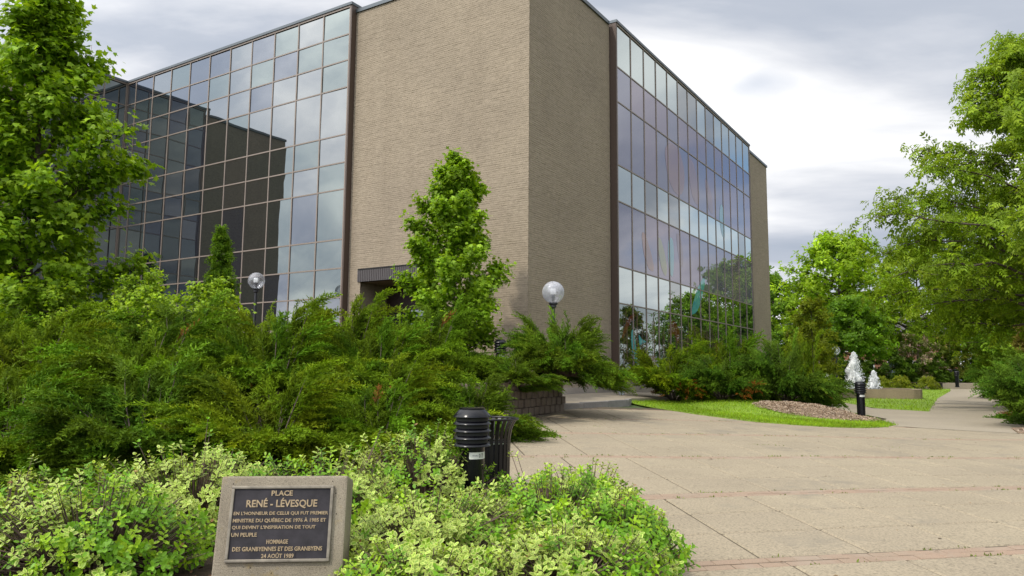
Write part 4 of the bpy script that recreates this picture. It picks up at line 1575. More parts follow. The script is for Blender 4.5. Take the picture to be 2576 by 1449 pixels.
G2 = "junipers in front of the tall glass wall"
for (x, y, r, h, k, rz, lab, sq) in ((5.3, 24.6, 1.75, 1.75, 3, .1, "juniper at the left end of the group before the tall windows", 1.0), (7.3, 25.3, 1.8, 2.3, 1, -.2, "tallest juniper, middle of the group before the tall windows", 1.0),
                                     (8.6, 23.9, 1.6, 1.9, 4, .2, "dark juniper right behind the wood chip mound", 1.0), (9.2, 25.3, 1.35, 2.0, 2, -.1, "juniper at the right end of the group, behind the far bollard", 1.0),
                                     (6.5, 23.5, 1.35, 1.35, 4, .6, "low juniper with rusty brown inner twigs at the lawn edge", 1.0), (11.2, 28.5, 1.0, 2.5, 3, .3, "juniper at the building's far end left of the fountain", 1.0)):
    juniper(x, y, r, h, k, rz, lab, G2, z=lawn_z(x, y) + .02, sq=sq)
G3 = "junipers along the right side of the park path"
for (x, y, r, h, k, rz, lab) in ((13.25, 18.9, 1.5, 1.75, 4, .1, "large dark juniper at the right edge of the plaza"), (15.2, 21.2, 1.7, 1.8, 2, .5, "juniper behind the large one at the right edge"),
                                 (19.8, 29.6, 1.5, 2.1, 1, 0, "juniper midway along the path, in front of the brown cedars"), (23.8, 36.6, 1.7, 2.0, 4, .2, "dark juniper leaning over the far part of the path"),
                                 (17.6, 25.6, 1.35, 1.7, 3, .2, "yellowish juniper between the dark ones along the path")):
    juniper(x, y, r, h, k, rz, lab, G3)


# rusty dead sprays showing low on the junipers before the windows
def rusty(x, y, z, n, r, label):
    rng = np.random.default_rng(int(x * 100))
    P = np.array([x, y, z]) + rng.normal(0, 1, (n, 3)) * np.array([r, .12, r * .45])
    D = unit(np.array([.1, -.8, .1]) + rng.normal(0, .6, P.shape))
    v, f, c = scatter(SPRAYS, P, frames(D, unit(rng.normal(size=P.shape))), rng.uniform(.15, .3, n), np.array([.26, .095, .015]) * rng.uniform(.4, 1.1, (n, 1)), rng.integers(0, 6, n))
    tag(mobj("dead_juniper_twigs", mesh_np("dead_juniper_twigs", v, f, c, M_NEEDLE)), label, "dead twigs", kind="stuff")


rusty(5.45, 23.0, lawn_z(5.45, 23) + .45, 26, .22, "rusty orange dead twigs low in the left window juniper")
rusty(7.1, 22.3, lawn_z(7.1, 22.3) + .42, 24, .25, "rusty orange dead twigs low in the juniper above the wood chips")


# ------------------------------------------------------------------ variegated euonymus
def euo_leaf(variegated, rng=None):
    n = 8
    out_, inn = [], []
    for i in range(n):
        a = 2 * PI * i / n
        x = .5 + .5 * math.cos(a)
        wdt = .29 * math.sin(a) * (1.0 + .18 * math.cos(a))
        out_.append((x, wdt, .10 * abs(wdt) - .10 * (x - .35) ** 2))
        if i % 2 == 0 or True:
            inn.append((.5 + .34 * math.cos(a), wdt * .62, .06 * abs(wdt) - .09 * (.5 + .34 * math.cos(a) - .35) ** 2 - .004))
    V = out_ + inn
    F = []
    for i in range(n):
        j = (i + 1) % n
        F += [(i, j, n + j), (i, n + j, n + i)]
    for i in range(1, n - 1):
        F.append((n, n + i, n + i + 1))
    if variegated:
        C = np.array([[3.0, 2.05, 6.5]] * n + [[1.0, 1.05, .9]] * n)
        # a sharper margin: pull the inner ring out
    else:
        C = np.array([[1.15, 1.1, 1.2]] * n + [[1.0, 1.0, 1.0]] * n)
    return np.array(V), np.array(F), C


def euo_low(variegated):
    V = [(0, 0, 0), (.3, .25, .02), (.72, .24, .0), (1, 0, -.05), (.72, -.24, .0), (.3, -.25, .02), (.30, 0, -.01), (.68, 0, -.015)]
    F = [(0, 6, 1), (1, 6, 7), (1, 7, 2), (2, 7, 3), (3, 7, 4), (4, 7, 5), (5, 7, 6), (5, 6, 0)]
    c = np.array([[2.5, 1.75, 4.6]] * 6 + [[.75, .85, .8]] * 2) if variegated else np.array([[1.1, 1.1, 1.1]] * 6 + [[.95, .95, .95]] * 2)
    return np.array(V), np.array(F), c


EUO = [euo_leaf(True), euo_leaf(False)]
EUO_LOW = [euo_low(True), euo_low(False)]


def euonymus(cx, cy, rx, ry, h, seed, label, frac_var, n_ros=520, near=0, extra=(), size=.047):
    rng = np.random.default_rng(seed)
    z0 = soil(cx, cy)
    n_ros = int(n_ros * 1.3)
    root = empty("variegated_shrub", (cx, cy, z0), label, "shrub", "variegated shrubs around the memorial stone")
    tb = Tubes()
    tips, dirs = [], []
    for i in range(n_ros):
        az = rng.uniform(0, 2 * PI)
        ct = rng.uniform(-.05, 1)
        s_ = math.sqrt(max(0, 1 - ct * ct))
        lump = 1 + .13 * math.sin(3 * az + seed) + .10 * math.sin(5 * az + 2 * ct * 3 + seed * 2)
        R = rng.uniform(.72, 1.0) * lump
        if rng.random() < .03:
            R *= 1.10
        tips.append((rx * R * s_ * math.cos(az), ry * R * s_ * math.sin(az), h * max(.08, R * (ct * .92 + .10))))
        dirs.append((s_ * math.cos(az) * .9, s_ * math.sin(az) * .9 - .15, ct + .35))
    for (ex, ey, ez, dx, dy, dz) in extra:
        tips.append((ex - cx, ey - cy, ez - z0))
        dirs.append((dx, dy, dz))
    tips, dirs = np.array(tips), unit(np.array(dirs) + rng.normal(0, .28, (len(tips), 3)))
    P, D, U, sc, T, pk = [], [], [], [], [], []
    for t, d in zip(tips, dirs):
        if rng.random() < .05 or len(tips) - len(P) < len(extra):
            b = np.array([t[0] * .35, t[1] * .35, max(.02, t[2] * .25)])
            tb.add([b, b * .4 + t * .6 + np.array([0, 0, -.03]), t], [.006, .004, .0025], 3)
        q = unit(np.cross(d, rng.normal(size=3)))
        q2 = np.cross(d, q)
        # variegation runs in patches
        f = .5 + .5 * math.sin((t[0] + cx) * 3.7 + seed) * math.sin((t[1] + cy) * 4.1 + 1.3) + rng.normal(0, .22)
        var = f < frac_var + .02
        base = np.array([.225, .365, .036]) if var else np.array([.14, .30, .014])
        if not var and rng.random() < .35:
            base = np.array([.26, .42, .016])
        base = base * rng.uniform(.75, 1.2)
        npair = rng.integers(3, 6)
        for k in range(npair):
            a = k * PI / 2 + rng.uniform(-.25, .25)
            op = .55 + .85 * (1 - k / npair)
            pos = t - d * (.016 * (npair - 1 - k))
            for sgn in (1, -1):
                lat = (q * math.cos(a) + q2 * math.sin(a)) * sgn
                P.append(pos)
                D.append(lat * op + d * (1.0 - op * .62))
                U.append(d - lat * .5)
                sc.append(size * rng.uniform(.65, 1.12) * (1 - .28 * (k / npair)))
                T.append(base * rng.uniform(.85, 1.15))
                pk.append(0 if var else 1)
    P, D, U, sc, T, pk = np.array(P), unit(np.array(D)), unit(np.array(U)), np.array(sc), np.array(T), np.array(pk)
    # a few dry leaves
    dry = rng.random(len(P)) < .004
    T[dry] = np.array([.30, .16, .07])
    pk[dry] = 1
    R = frames(D, U)
    keep = np.ones(len(P), bool)
    if near:
        dist = np.linalg.norm(P + np.array([cx, cy, z0]) - np.array([0, 0, EYE]), axis=1)
        # the leaves that show largest: close and on the outside
        rad = np.sqrt((P[:, 0] / rx) ** 2 + (P[:, 1] / ry) ** 2 + (P[:, 2] / h) ** 2)
        order = np.argsort(dist - .9 * rad)[:near]
        keep[order] = False
        pool = {}
        for i in order:
            key = (int(pk[i]), int(rng.integers(0, 5)))
            if key not in pool:
                pv, pf, pc = EUO[pk[i]]
                pool[key] = mesh_np("leaf", pv, pf, np.clip(pc * T[i], 0, 1), M_EUO)
            o = mobj("leaf", pool[key], root)
            m = Matrix(R[i].tolist()).to_4x4()
            m.translation = Vector(P[i])
            o.matrix_local = m @ Matrix.Scale(float(sc[i]), 4)
    v, f, c = scatter(EUO_LOW, P[keep], R[keep], sc[keep], T[keep], pk[keep])
    # inner filling so that the soil does not show through
    fo = mobj("foliage", mesh_np("foliage", v, f, c, M_EUO), root)
    fo["kind"] = "stuff"
    for i in range(16):
        a = rng.uniform(0, 2 * PI)
        e = np.array([rx * .7 * math.cos(a), ry * .7 * math.sin(a), h * rng.uniform(.4, .8)])
        tb.add([(e[0] * .1, e[1] * .1, -.03), e * .5 + np.array([0, 0, .02]), e], [.007, .005, .003], 4)
    mobj("stems", tb.mesh("stems", M_TWIG), root)
    return root


EX = []
for (x, y, h, r1, r2, sd, lab, fv, n, near, ex) in (
    (-3.35, 5.1, .56, .80, .65, 71, "variegated shrub at the far left edge of the picture front", .35, 480, 90, ()),
    (-2.55, 4.75, .52, .75, .55, 72, "mostly green variegated shrub left of the memorial stone, nearest the bottom edge", .38, 560, 130, ()),
    (-2.35, 5.75, .62, .85, .6, 73, "cream edged variegated shrub forming the hedge top left of the memorial stone", .66, 640, 60, ()),
    (-1.35, 5.5, .58, .75, .55, 74, "variegated shrub rising behind the memorial stone", .45, 560, 40, ((-1.0, 5.9, 1.02, .2, 0, 1), (-1.02, 5.9, 0.95, .2, 0, 1), (-1.05, 5.9, 0.90, -.2, 0, 1), (-.97, 5.92, 0.88, .3, 0, 1), (-1.1, 5.9, 0.85, .1, 0, 1))),
    (-.78, 6.7, .66, .70, .5, 75, "tall variegated shrub left behind the near bollard", .5, 480, 20, ()),
    (-.55, 5.05, .41, .80, .65, 76, "variegated shrub between the memorial stone and the near bollard", .58, 660, 120, ()),
    (-.45, 4.15, .30, .62, .45, 77, "cream edged variegated shrub right of the memorial stone at the bottom edge", .74, 560, 180, ()),
    (.32, 4.35, .36, .62, .55, 78, "cream edged variegated shrub at the bottom middle beside the plaza", .68, 600, 180, ()),
    (.30, 5.6, .44, .75, .6, 79, "light green variegated shrub right in front of the near bollard", .5, 640, 90, ((.05, 6.2, .80, .1, 0, 1), (.0, 6.15, .82, .1, 0, 1))),
    (.70, 5.0, .45, .44, .62, 80, "green variegated shrub spilling over the plaza edge", .40, 560, 130, ()),
    (.62, 6.5, .42, .55, .55, 81, "small variegated shrub beside the trash can", .55, 400, 30, ()),
):
    euonymus(x, y, r1, r2, h, sd, lab, fv, n, near, ex)

# ------------------------------------------------------------------ memorial stone
def rot_euler(yaw, tilt, roll):
    return (Matrix.Rotation(yaw, 4, "Z") @ Matrix.Rotation(tilt, 4, "X") @ Matrix.Rotation(roll, 4, "Y"))


def text_mesh(name, body, size, ext, mat, width=None, height=None, spacing=1.0):
    cu = bpy.data.curves.new(name, "FONT")
    cu.body = body
    cu.size = size
    cu.extrude = ext
    cu.align_x = "CENTER"
    cu.align_y = "CENTER"
    cu.space_character = spacing
    cu.offset = .0006
    cu.resolution_u = 2
    o = bpy.data.objects.new(name, cu)
    COL.objects.link(o)
    bpy.context.view_layer.update()
    dg_ = bpy.context.evaluated_depsgraph_get()
    me = bpy.data.meshes.new_from_object(o.evaluated_get(dg_))
    bpy.data.objects.remove(o)
    bpy.data.curves.remove(cu)
    me.name = name
    xs = [v.co.x for v in me.vertices]
    ys = [v.co.y for v in me.vertices]
    kx = width / (max(xs) - min(xs)) if width else 1
    ky = height / (max(ys) - min(ys)) if height else 1
    mx, my = (max(xs) + min(xs)) / 2, (max(ys) + min(ys)) / 2
    for v in me.vertices:
        v.co = ((v.co.x - mx) * kx, (v.co.y - my) * ky, v.co.z)
    me.materials.clear()
    me.materials.append(mat)
    return me


def build_memorial():
    root = empty("memorial_stone", (-1.273, 4.3, .613), "weathered concrete memorial block with a dark bronze text plaque", "memorial")
    root.matrix_world = Matrix.Translation((-1.273, 4.3, .613)) @ rot_euler(math.radians(4.145), math.radians(-13.09), math.radians(-.2))
    # local axes: x right, z up along the face, -y towards the viewer
    mb = MB()
    mb.box((.003, .125, -.185), (.70, .25, .885), bev=.012)
    st = mb.build("block", M_STONE, root)
    # small dark discs on the concrete face, the shade of pits painted in
    rr = random.Random(4)
    painted_pit = MB()
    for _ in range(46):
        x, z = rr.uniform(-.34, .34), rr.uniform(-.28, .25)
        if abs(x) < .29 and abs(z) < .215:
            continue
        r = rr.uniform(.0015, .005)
        painted_pit.cyl((x, -.0005, z), r, r * .8, .002, 7, rot=Matrix.Rotation(PI / 2, 3, "X"))
    painted_pit.build("painted_pit", plain("pit_shadow", (.06, .045, .03), .9), root)
    W_, H_ = .561, .405
    bronze = plain("aged_bronze_field", (.026, .023, .027), .6, .1, spec=.3, noise=.5, scale=9, bump=.12)
    rim = plain("worn_bronze_rim", (.21, .185, .145), .5, .5, noise=.3, scale=20)
    letter = plain("worn_bronze_letter", (.33, .25, .15), .6, .25, noise=.25, scale=40)
    pq = MB().box((0, -.004, 0), (W_ - .03, .012, H_ - .03)).build("plaque", bronze, root)
    fr2 = MB()
    t = .017
    fr2.box((0, -.009, H_ / 2 - t / 2), (W_, .02, t), bev=.004)
    fr2.box((0, -.009, -H_ / 2 + t / 2), (W_, .02, t), bev=.004)
    fr2.box((-W_ / 2 + t / 2, -.009, 0), (t, .0195, H_ - 2 * t + .002), bev=.004)
    fr2.box((W_ / 2 - t / 2, -.009, 0), (t, .0195, H_ - 2 * t + .002), bev=.004)
    fr2.build("frame", rim, pq)
    MB().box((0, -.0115, -.167), (.186, .004, .034)).build("date_plate", bronze, pq)
    rows = [("PLACE", -.003, .162, .117, .029), ("REN\u00c9 - L\u00c9VESQUE", 0, .108, .388, .048), ("EN L'HONNEUR DE CELUI QUI FUT PREMIER", 0, .053, .515, .022),
            ("MINISTRE DU QU\u00c9BEC DE 1976 \u00c0 1985 ET", -.005, .017, .506, .024), ("QUI DEVINT L'INSPIRATION DE TOUT", -.033, -.021, .453, .022), ("UN PEUPLE", -.19, -.0585, .137, .021),
            ("HOMMAGE", -.008, -.096, .116, .023), ("DES GRANBYENNES ET DES GRANBYENS", -.004, -.133, .482, .023), ("24 AO\u00dbT 1989", 0, -.167, .174, .024)]
    for body, x, z, w, h in rows:
        me = text_mesh("lettering", body, .03, .0022, letter, w, h * (1.0 if not any(c in body for c in "\u00c9\u00c0\u00db") else 1.18))
        o = mobj("lettering", me, pq, (x, -.0135 if body.startswith("24") else -.0115, z))
        o.rotation_euler = (PI / 2, 0, 0)
    # small slabs of serif bars would be finer than a pixel here; letters stay plain
    mb2 = MB()
    mb2.box((0, .15, -.80), (.9, .5, .42), bev=.02)
    b = mb2.build("footing", M_STONE, root)


build_memorial()


# ------------------------------------------------------------------ bollards
def bollard_meshes():
    post = MB().cyl((0, 0, .37), .1115, .1115, .78, 32).mesh("post", M_BLACK, True)
    core_ = MB().cyl((0, 0, .865), .140, .140, .25, 32).mesh("core", M_BLACKM, True)
    cap = MB().lathe([(.0, .972), (.12, .972), (.166, .966), (.170, .970), (.169, .975), (.118, 1.032), (.113, 1.034), (.113, 1.048), (.10, 1.052), (.0, 1.053)], 36).mesh("cap", M_BLACK, True)
    lou = MB().lathe([(.12, 0.006), (.166, -.003), (.170, .000), (.168, .006), (.132, .034), (.12, .036)], 36).mesh("louvre", M_BLACK, True)
    foot = MB().cyl((0, 0, .012), .15, .145, .024, 28).mesh("base_plate", M_BLACK, True)
    return post, core_, cap, lou, foot


BM_ = bollard_meshes()
M_TAG = plain("white_label", (.62, .63, .58), .5)
M_INK = plain("black_ink", (.02, .02, .02), .6)


def bollard(loc, label, tagged=True, text=False, lean=0.0, face=None):
    root = empty("bollard_light", loc, label, "bollard", "black louvred bollard lights")
    root.rotation_euler = (lean * .5, lean, 0)
    mobj("post", BM_[0], root)
    mobj("base_plate", BM_[4], root)
    mobj("core", BM_[1], root)
    mobj("cap", BM_[2], root)
    for k in range(4):
        mobj("louvre", BM_[3], root, (0, 0, .722 + k * .062))
    if tagged:
        # curved label strip wrapped on the post, reaching round to its right side
        a0, a1 = -PI / 2 - .25, -PI / 2 + 1.35
        az = math.atan2(-loc[1], -loc[0])
        a0, a1 = az - .20, az + 1.35
        V, F = [], []
        n = 14
        for i in range(n + 1):
            a = a0 + (a1 - a0) * i / n
            for r, z in ((.1125, .615), (.1125, .672), (.1150, .672), (.1150, .615)):
                V.append((r * math.cos(a), r * math.sin(a), z))
        for i in range(n):
            for q in range(4):
                p = (q + 1) % 4
                F.append((i * 4 + q, i * 4 + p, (i + 1) * 4 + p, (i + 1) * 4 + q))
        lb = mobj("number_label", mesh_np("number_label", V, F, mat=M_TAG), root)
        if text:
            for body, u0, w, h, zc in (("0173", .78, .052, .036, .6435), ("Granby", .27, .050, .013, .644)):
                me = text_mesh("number", body, .04, .0004, M_INK, w, h)
                for v in me.vertices:
                    a = az + u0 + v.co.x / .1155
                    rr_ = .1155 + v.co.z
                    zz_ = zc + v.co.y
                    v.co = (rr_ * math.cos(a), rr_ * math.sin(a), zz_)
                mobj("number", me, lb)
    return root


bollard((-.34, 6.7, .10), "black louvred bollard light standing in the variegated shrubs, with number label", text=True)
bollard((10.0, 21.75, .25), "black louvred bollard light at the right tip of the wood chip mound")
bollard((-.28, 20.5 - 1.6, 1.24), "black louvred bollard light on the planter under the dark juniper")
bollard((29.1, 49.5, .80), "farthest black bollard light, behind the low wall at the hedge", tagged=False)


# ------------------------------------------------------------------ trash can
def build_trash_can():
    root = empty("trash_can", (-.22, 7.9, g(-.22, 7.9) + .012), "black slatted metal trash can with flared rim behind the near bollard", "trash can")
    root.scale = (.87, .87, .87)
    m = plain("black_powder_coat", (.006, .005, .006), .32, .0, spec=.35)
    prof = [(.235, .05), (.245, .25), (.248, .50), (.252, .62), (.268, .72), (.295, .79), (.325, .835), (.335, .845)]
    n = 26
    V, F = [], []
    wd, th = .021, .006
    for r, z in prof:
        for dx, dy in ((0, -wd), (0, wd), (-th, wd), (-th, -wd)):
            V.append((r + dx, dy, z))
    for i in range(len(prof) - 1):
        for q in range(4):
            p = (q + 1) % 4
            F.append((i * 4 + q, i * 4 + p, (i + 1) * 4 + p, (i + 1) * 4 + q))
    me = mesh_np("slat", V, F, mat=m)
    for k in range(n):
        o = mobj("slat", me, root)
        o.rotation_euler = (0, 0, 2 * PI * k / n)

    def ring(name, r, z, t, seg=40):
        a = np.linspace(0, 2 * PI, seg + 1)
        tb_ = Tubes()
        tb_.add(np.stack([r * np.cos(a), r * np.sin(a), np.full(seg + 1, z)], 1), np.full(seg + 1, t), 8)
        mobj(name, tb_.mesh(name, m), root)

    ring("rim", .335, .845, .013)
    ring("hoop", .240, .58, .009)
    ring("hoop", .232, .10, .009)
    MB().lathe([(.20, .04), (.215, .06), (.222, .56), (.214, .56), (.205, .07), (.0, .065)], 28).build("liner", plain("liner_plastic", (.02, .02, .022), .6), root, smooth=True)
    MB().cyl((0, 0, .025), .22, .22, .05, 28).build("base", m, root)
    pk = MB()
    pk.box((.1, -.1, .52), (.16, .12, .10), Matrix.Rotation(.5, 3, "Z"), bev=.02)
    pk.build("litter", plain("drink_carton", (.35, .42, .30), .6), root)
    pk = MB()
    pk.box((-.05, -.13, .50), (.13, .10, .08), Matrix.Rotation(-.4, 3, "Z"), bev=.02)
    pk.build("litter", plain("red_wrapper", (.35, .03, .03), .6), root)


build_trash_can()


# ------------------------------------------------------------------ globe lamps
def globe_mat(name, milk):
    m, t, b = new_mat(name)
    tp = N(t, "ShaderNodeBsdfTransparent")
    tp.inputs[0].default_value = (.96, .97, 1, 1)
    gl = N(t, "ShaderNodeBsdfGlossy", i_Roughness=0.03)
    df = N(t, "ShaderNodeBsdfTranslucent")
    df.inputs[0].default_value = (.86, .86, .92, 1)
    d2 = N(t, "ShaderNodeBsdfDiffuse")
    d2.inputs[0].default_value = (.72, .73, .80, 1)
    ad = N(t, "ShaderNodeMixShader", i_Fac=.5)
    t.links.new(df.outputs[0], ad.inputs[1])
    t.links.new(d2.outputs[0], ad.inputs[2])
    lw = N(t, "ShaderNodeLayerWeight", i_Blend=.35)
    m1 = N(t, "ShaderNodeMixShader")
    t.links.new(mathn(t, "MULTIPLY_ADD", lw.outputs["Facing"], .35, milk), m1.inputs[0])
    t.links.new(tp.outputs[0], m1.inputs[1])
    t.links.new(ad.outputs[0], m1.inputs[2])
    m2 = N(t, "ShaderNodeMixShader")
    t.links.new(mathn(t, "MULTIPLY_ADD", lw.outputs["Fresnel"], .55, .06), m2.inputs[0])
    t.links.new(m1.outputs[0], m2.inputs[1])
    t.links.new(gl.outputs[0], m2.inputs[2])
    t.links.new(m2.outputs[0], t.nodes["Material Output"].inputs[0])
    return m


M_GLOBE = globe_mat("milky_globe", .50)
M_GLOBEC = globe_mat("clear_globe", .16)
M_POLE = plain("dark_grey_pole", (.028, .028, .034), .45, .2)


def globe_lamp(loc, h, r, mat, label):
    root = empty("globe_lamp", loc, label, "street lamp", "globe lamps on slim poles")
    MB().cyl((0, 0, (h - 2 * r) / 2 - .05), .055, .047, h - 2 * r - .0, 16).build("pole", M_POLE, root, smooth=True)
    MB().lathe([(.048, h - 2 * r - .13), (.085, h - 2 * r - .10), (.085, h - 2 * r - .045), (.12, h - 2 * r - .02), (.12, h - 2 * r + .012), (.0, h - 2 * r + .012)], 20).build("collar", M_POLE, root, smooth=True)
    gl = MB().sphere((0, 0, h - r), r, 36, 24).build("globe", mat, root, smooth=True)
    lam = MB().box((0, 0, h - r + .01), (.15, .15, .16), bev=.02).build("lamp_box", plain("white_lamp_box", (.85, .85, .82), .4), root)
    MB().cyl((0, 0, h - 1.52 * r), .035, .05, r * .6, 12).build("lamp_stem", M_POLE, root)


globe_lamp((1.08, 19.6, .66), 3.2, .29, M_GLOBE, "milky white globe lamp in front of the shaded brick wall")
globe_lamp((-8.55, 25.0, 1.44), 3.3, .275, M_GLOBEC, "clear globe lamp in front of the dark window reflection")
globe_lamp((20.2, 47.0, .52), 2.75, .25, M_GLOBEC, "distant globe lamp beside the fountain under the small tree")

# small white ash pot on the raised pavement
ash = empty("ash_pot", (3.62, 24.9, g(3.62, 24.9) + .115), "small pale grey cylinder ash pot on the raised pavement", "ash pot")
_m = plain("pale_pot", (.50, .53, .56), .55)
MB().lathe([(.09, 0), (.095, .01), (.10, .22), (.108, .225), (.108, .25), (.09, .25), (.085, .20), (.0, .20)], 24).build("pot", _m, ash, smooth=True)
# small floodlight at the wall end
fl = empty("spotlight", (1.22, 18.75, g(1.22, 18.75) + .02), "small black spotlight on the paving at the end of the block wall", "spotlight")
MB().box((0, 0, .22), (.16, .12, .09), bev=.01).build("head", M_BLACKM, fl)
MB().cyl((0, 0, .09), .02, .02, .18, 8).build("stem", M_BLACKM, fl)
MB().box((0, 0, .015), (.12, .10, .03)).build("base", M_BLACKM, fl)
# steel handrail seen between the planter plants
hr = empty("handrail", (-.6, 20.9, 1.25), "white metal handrail glimpsed behind the planter bollard", "handrail")
mh = plain("white_rail", (.7, .7, .68), .4)
MB().cyl((0, 0, .62), .022, .022, 1.1, 8, rot=Matrix.Rotation(PI / 2, 3, "Y")).build("top_rail", mh, hr)
MB().cyl((0, 0, .18), .015, .015, 1.1, 8, rot=Matrix.Rotation(PI / 2, 3, "Y")).build("lower_rail", mh, hr)
for sx in (-.5, .05, .5):
    MB().cyl((sx, 0, .3), .018, .018, .64, 8).build("post", mh, hr)


# ------------------------------------------------------------------ fountain
def build_fountain():
    root = empty("fountain", (14.6, 38.2, g(14.6, 38.2)), "low brown concrete fountain basin with foaming white jets", "fountain")
    o = Vector(root.location)
    outer = []
    ctr = Vector((14.6, 39.0))
    base = [(18.9, 34.9), (19.6, 36.2), (19.8, 38.5), (18.6, 41.5), (16.0, 43.2), (13.0, 43.3), (10.6, 41.8), (9.6, 39.6), (9.9, 37.9), (11.6, 36.9), (14.2, 36.2), (16.8, 35.4)]
    pts = [Vector(p) for p in base]
    for _ in range(2):
        q = []
        for i in range(len(pts)):
            a, b = pts[i], pts[(i + 1) % len(pts)]
            q += [a * .8 + b * .2, a * .2 + b * .8]
        pts = q
    inner = [ctr + (p - ctr) * .93 for p in pts]
    zt, zb = .86 - o.z, g(18.6, 34.6) - .15 - o.z
    bm = MB()
    n = len(pts)
    A = [[bm.bm.verts.new((p.x - o.x, p.y - o.y, z)) for p in ring] for ring, z in ((pts, zb), (pts, zt - .03), (pts, zt), (inner, zt), (inner, zt - .5))]
    for a, b in zip(A, A[1:]):
        for i in range(n):
            j = (i + 1) % n
            bm.bm.faces.new((a[i], a[j], b[j], b[i]))
    bm.build("basin", M_BASIN, root)
    wm, t, b = new_mat("pool_water")
    b.inputs["Base Color"].default_value = (.03, .045, .04, 1)
    b.inputs["Roughness"].default_value = .08
    nz = N(t, "ShaderNodeTexNoise", i_Scale=4.0, i_Detail=4.0)
    bp = N(t, "ShaderNodeBump", i_Strength=.5, i_Distance=.05)
    t.links.new(nz.outputs["Fac"], bp.inputs["Height"])
    t.links.new(bp.outputs[0], b.inputs["Normal"])
    mw = MB()
    f_ = mw.bm.faces.new([mw.bm.verts.new((p.x - o.x, p.y - o.y, zt - .10)) for p in inner])
    mw.build("water", wm, root)
    # jets: dense foam core that breaks into droplets on the way down
    fm, t, b = new_mat("white_foam")
    b.inputs["Base Color"].default_value = (.93, .95, .96, 1)
    b.inputs["Roughness"].default_value = .35
    b.inputs["Subsurface Weight"].default_value = 0.0
    tr_ = N(t, "ShaderNodeBsdfTranslucent")
    tr_.inputs[0].default_value = (.95, .97, .98, 1)
    mx = N(t, "ShaderNodeMixShader", i_Fac=.25)
    t.links.new(b.outputs[0], mx.inputs[1])
    t.links.new(tr_.outputs[0], mx.inputs[2])
    t.links.new(mx.outputs[0], t.nodes["Material Output"].inputs[0])
    oc = np.array([(1, 0, 0), (-1, 0, 0), (0, 1, 0), (0, -1, 0), (0, 0, 1), (0, 0, -1)], float)
    of = np.array([(0, 2, 4), (2, 1, 4), (1, 3, 4), (3, 0, 4), (2, 0, 5), (1, 2, 5), (3, 1, 5), (0, 3, 5)])
    for (x, y, H, w, n, sd) in ((16.85, 37.2, 1.78, .42, 3000, 1), (17.65, 36.9, .92, .27, 1400, 2), (15.6, 37.6, .85, .26, 1000, 3)):
        rng = np.random.default_rng(sd)
        # solid foaming column with a torn surface
        nu, nv = 26, 40
        V, F = [], []
        ph = rng.uniform(0, 6, 8)
        for j in range(nv):
            t = j / (nv - 1)
            for i in range(nu):
                a = 2 * PI * i / nu
                strand = .30 * math.sin(3 * a + ph[0] + 5 * t) + .26 * math.sin(7 * a + ph[1] - 9 * t) + .2 * math.sin(12 * a + ph[2] + 23 * t)
                r = w * (.62 * (1 - t ** 2.2) + .12) * (1 + strand * (1 - .5 * t)) * (.82 + .18 * math.sin(t * 13 + ph[3] + 2 * math.sin(a))) + rng.normal(0, .035 * w)
                if j == nv - 1:
                    r = .01
                V.append((max(.01, r) * math.cos(a) + .22 * w * math.sin(5 * t + ph[4]), max(.01, r) * math.sin(a), t * H + rng.normal(0, .02)))
        for j in range(nv - 1):
            for i in range(nu):
                k = (i + 1) % nu
                F.append((j * nu + i, j * nu + k, (j + 1) * nu + k, (j + 1) * nu + i))
        jet = mobj("water_jet", mesh_np("water_jet", V, F, mat=fm, smooth=True), root, (x - o.x, y - o.y, zt - .1))
        hh = rng.random(n) ** 1.3
        prof = w * ((1 - hh ** 1.6) * 1.15 + .2)
        a = rng.uniform(0, 2 * PI, n)
        a = np.round(a / .35) * .35 + rng.normal(0, .09, n)
        r = prof * rng.uniform(.25, 1.1, n) * rng.uniform(.6, 1.0, n)
        P = np.stack([r * np.cos(a), r * np.sin(a), hh * H * 1.04], 1) + rng.normal(0, .015, (n, 3))
        R = frames(unit(np.array([0, 0, 1.0]) + rng.normal(0, .25, P.shape)), unit(rng.normal(size=P.shape)))
        pv = oc * np.array([1.0, .5, .5])
        v, f, c = scatter([(pv, of, np.ones((6, 3)))], P, R, rng.uniform(.012, .042, n), np.ones((n, 3)), np.zeros(n, int))
        dr_ = mobj("droplets", mesh_np("droplets", v, f, mat=fm), root, (x - o.x, y - o.y, zt - .1))
        dr_["kind"] = "stuff"


build_fountain()

# low wall, bench, far kerb
lw = empty("low_wall", (30.0, 53.3, g(30, 53.3)), "low beige concrete wall in front of the dark hedge at the path end", "low wall")
MB().box((.9, 0, .22), (4.6, .35, .46), bev=.015).build("wall_segment", M_PATH, lw)
MB().box((-3.6, .5, .22), (1.9, .35, .46), bev=.015).build("wall_segment", M_PATH, lw)
bn = empty("bench", (28.9, 52.6, g(28.9, 52.6)), "dark brown backless bench in front of the low wall", "bench")
_bm = plain("dark_bench_wood", (.035, .02, .018), .6)
for k in range(3):
    MB().box((0, -.14 + .14 * k, .46), (2.2, .125, .05), bev=.008).build("plank", _bm, bn)
for sx in (-.85, .85):
    MB().box((sx, 0, .215), (.12, .36, .43), bev=.01).build("leg", M_BLACKM, bn)


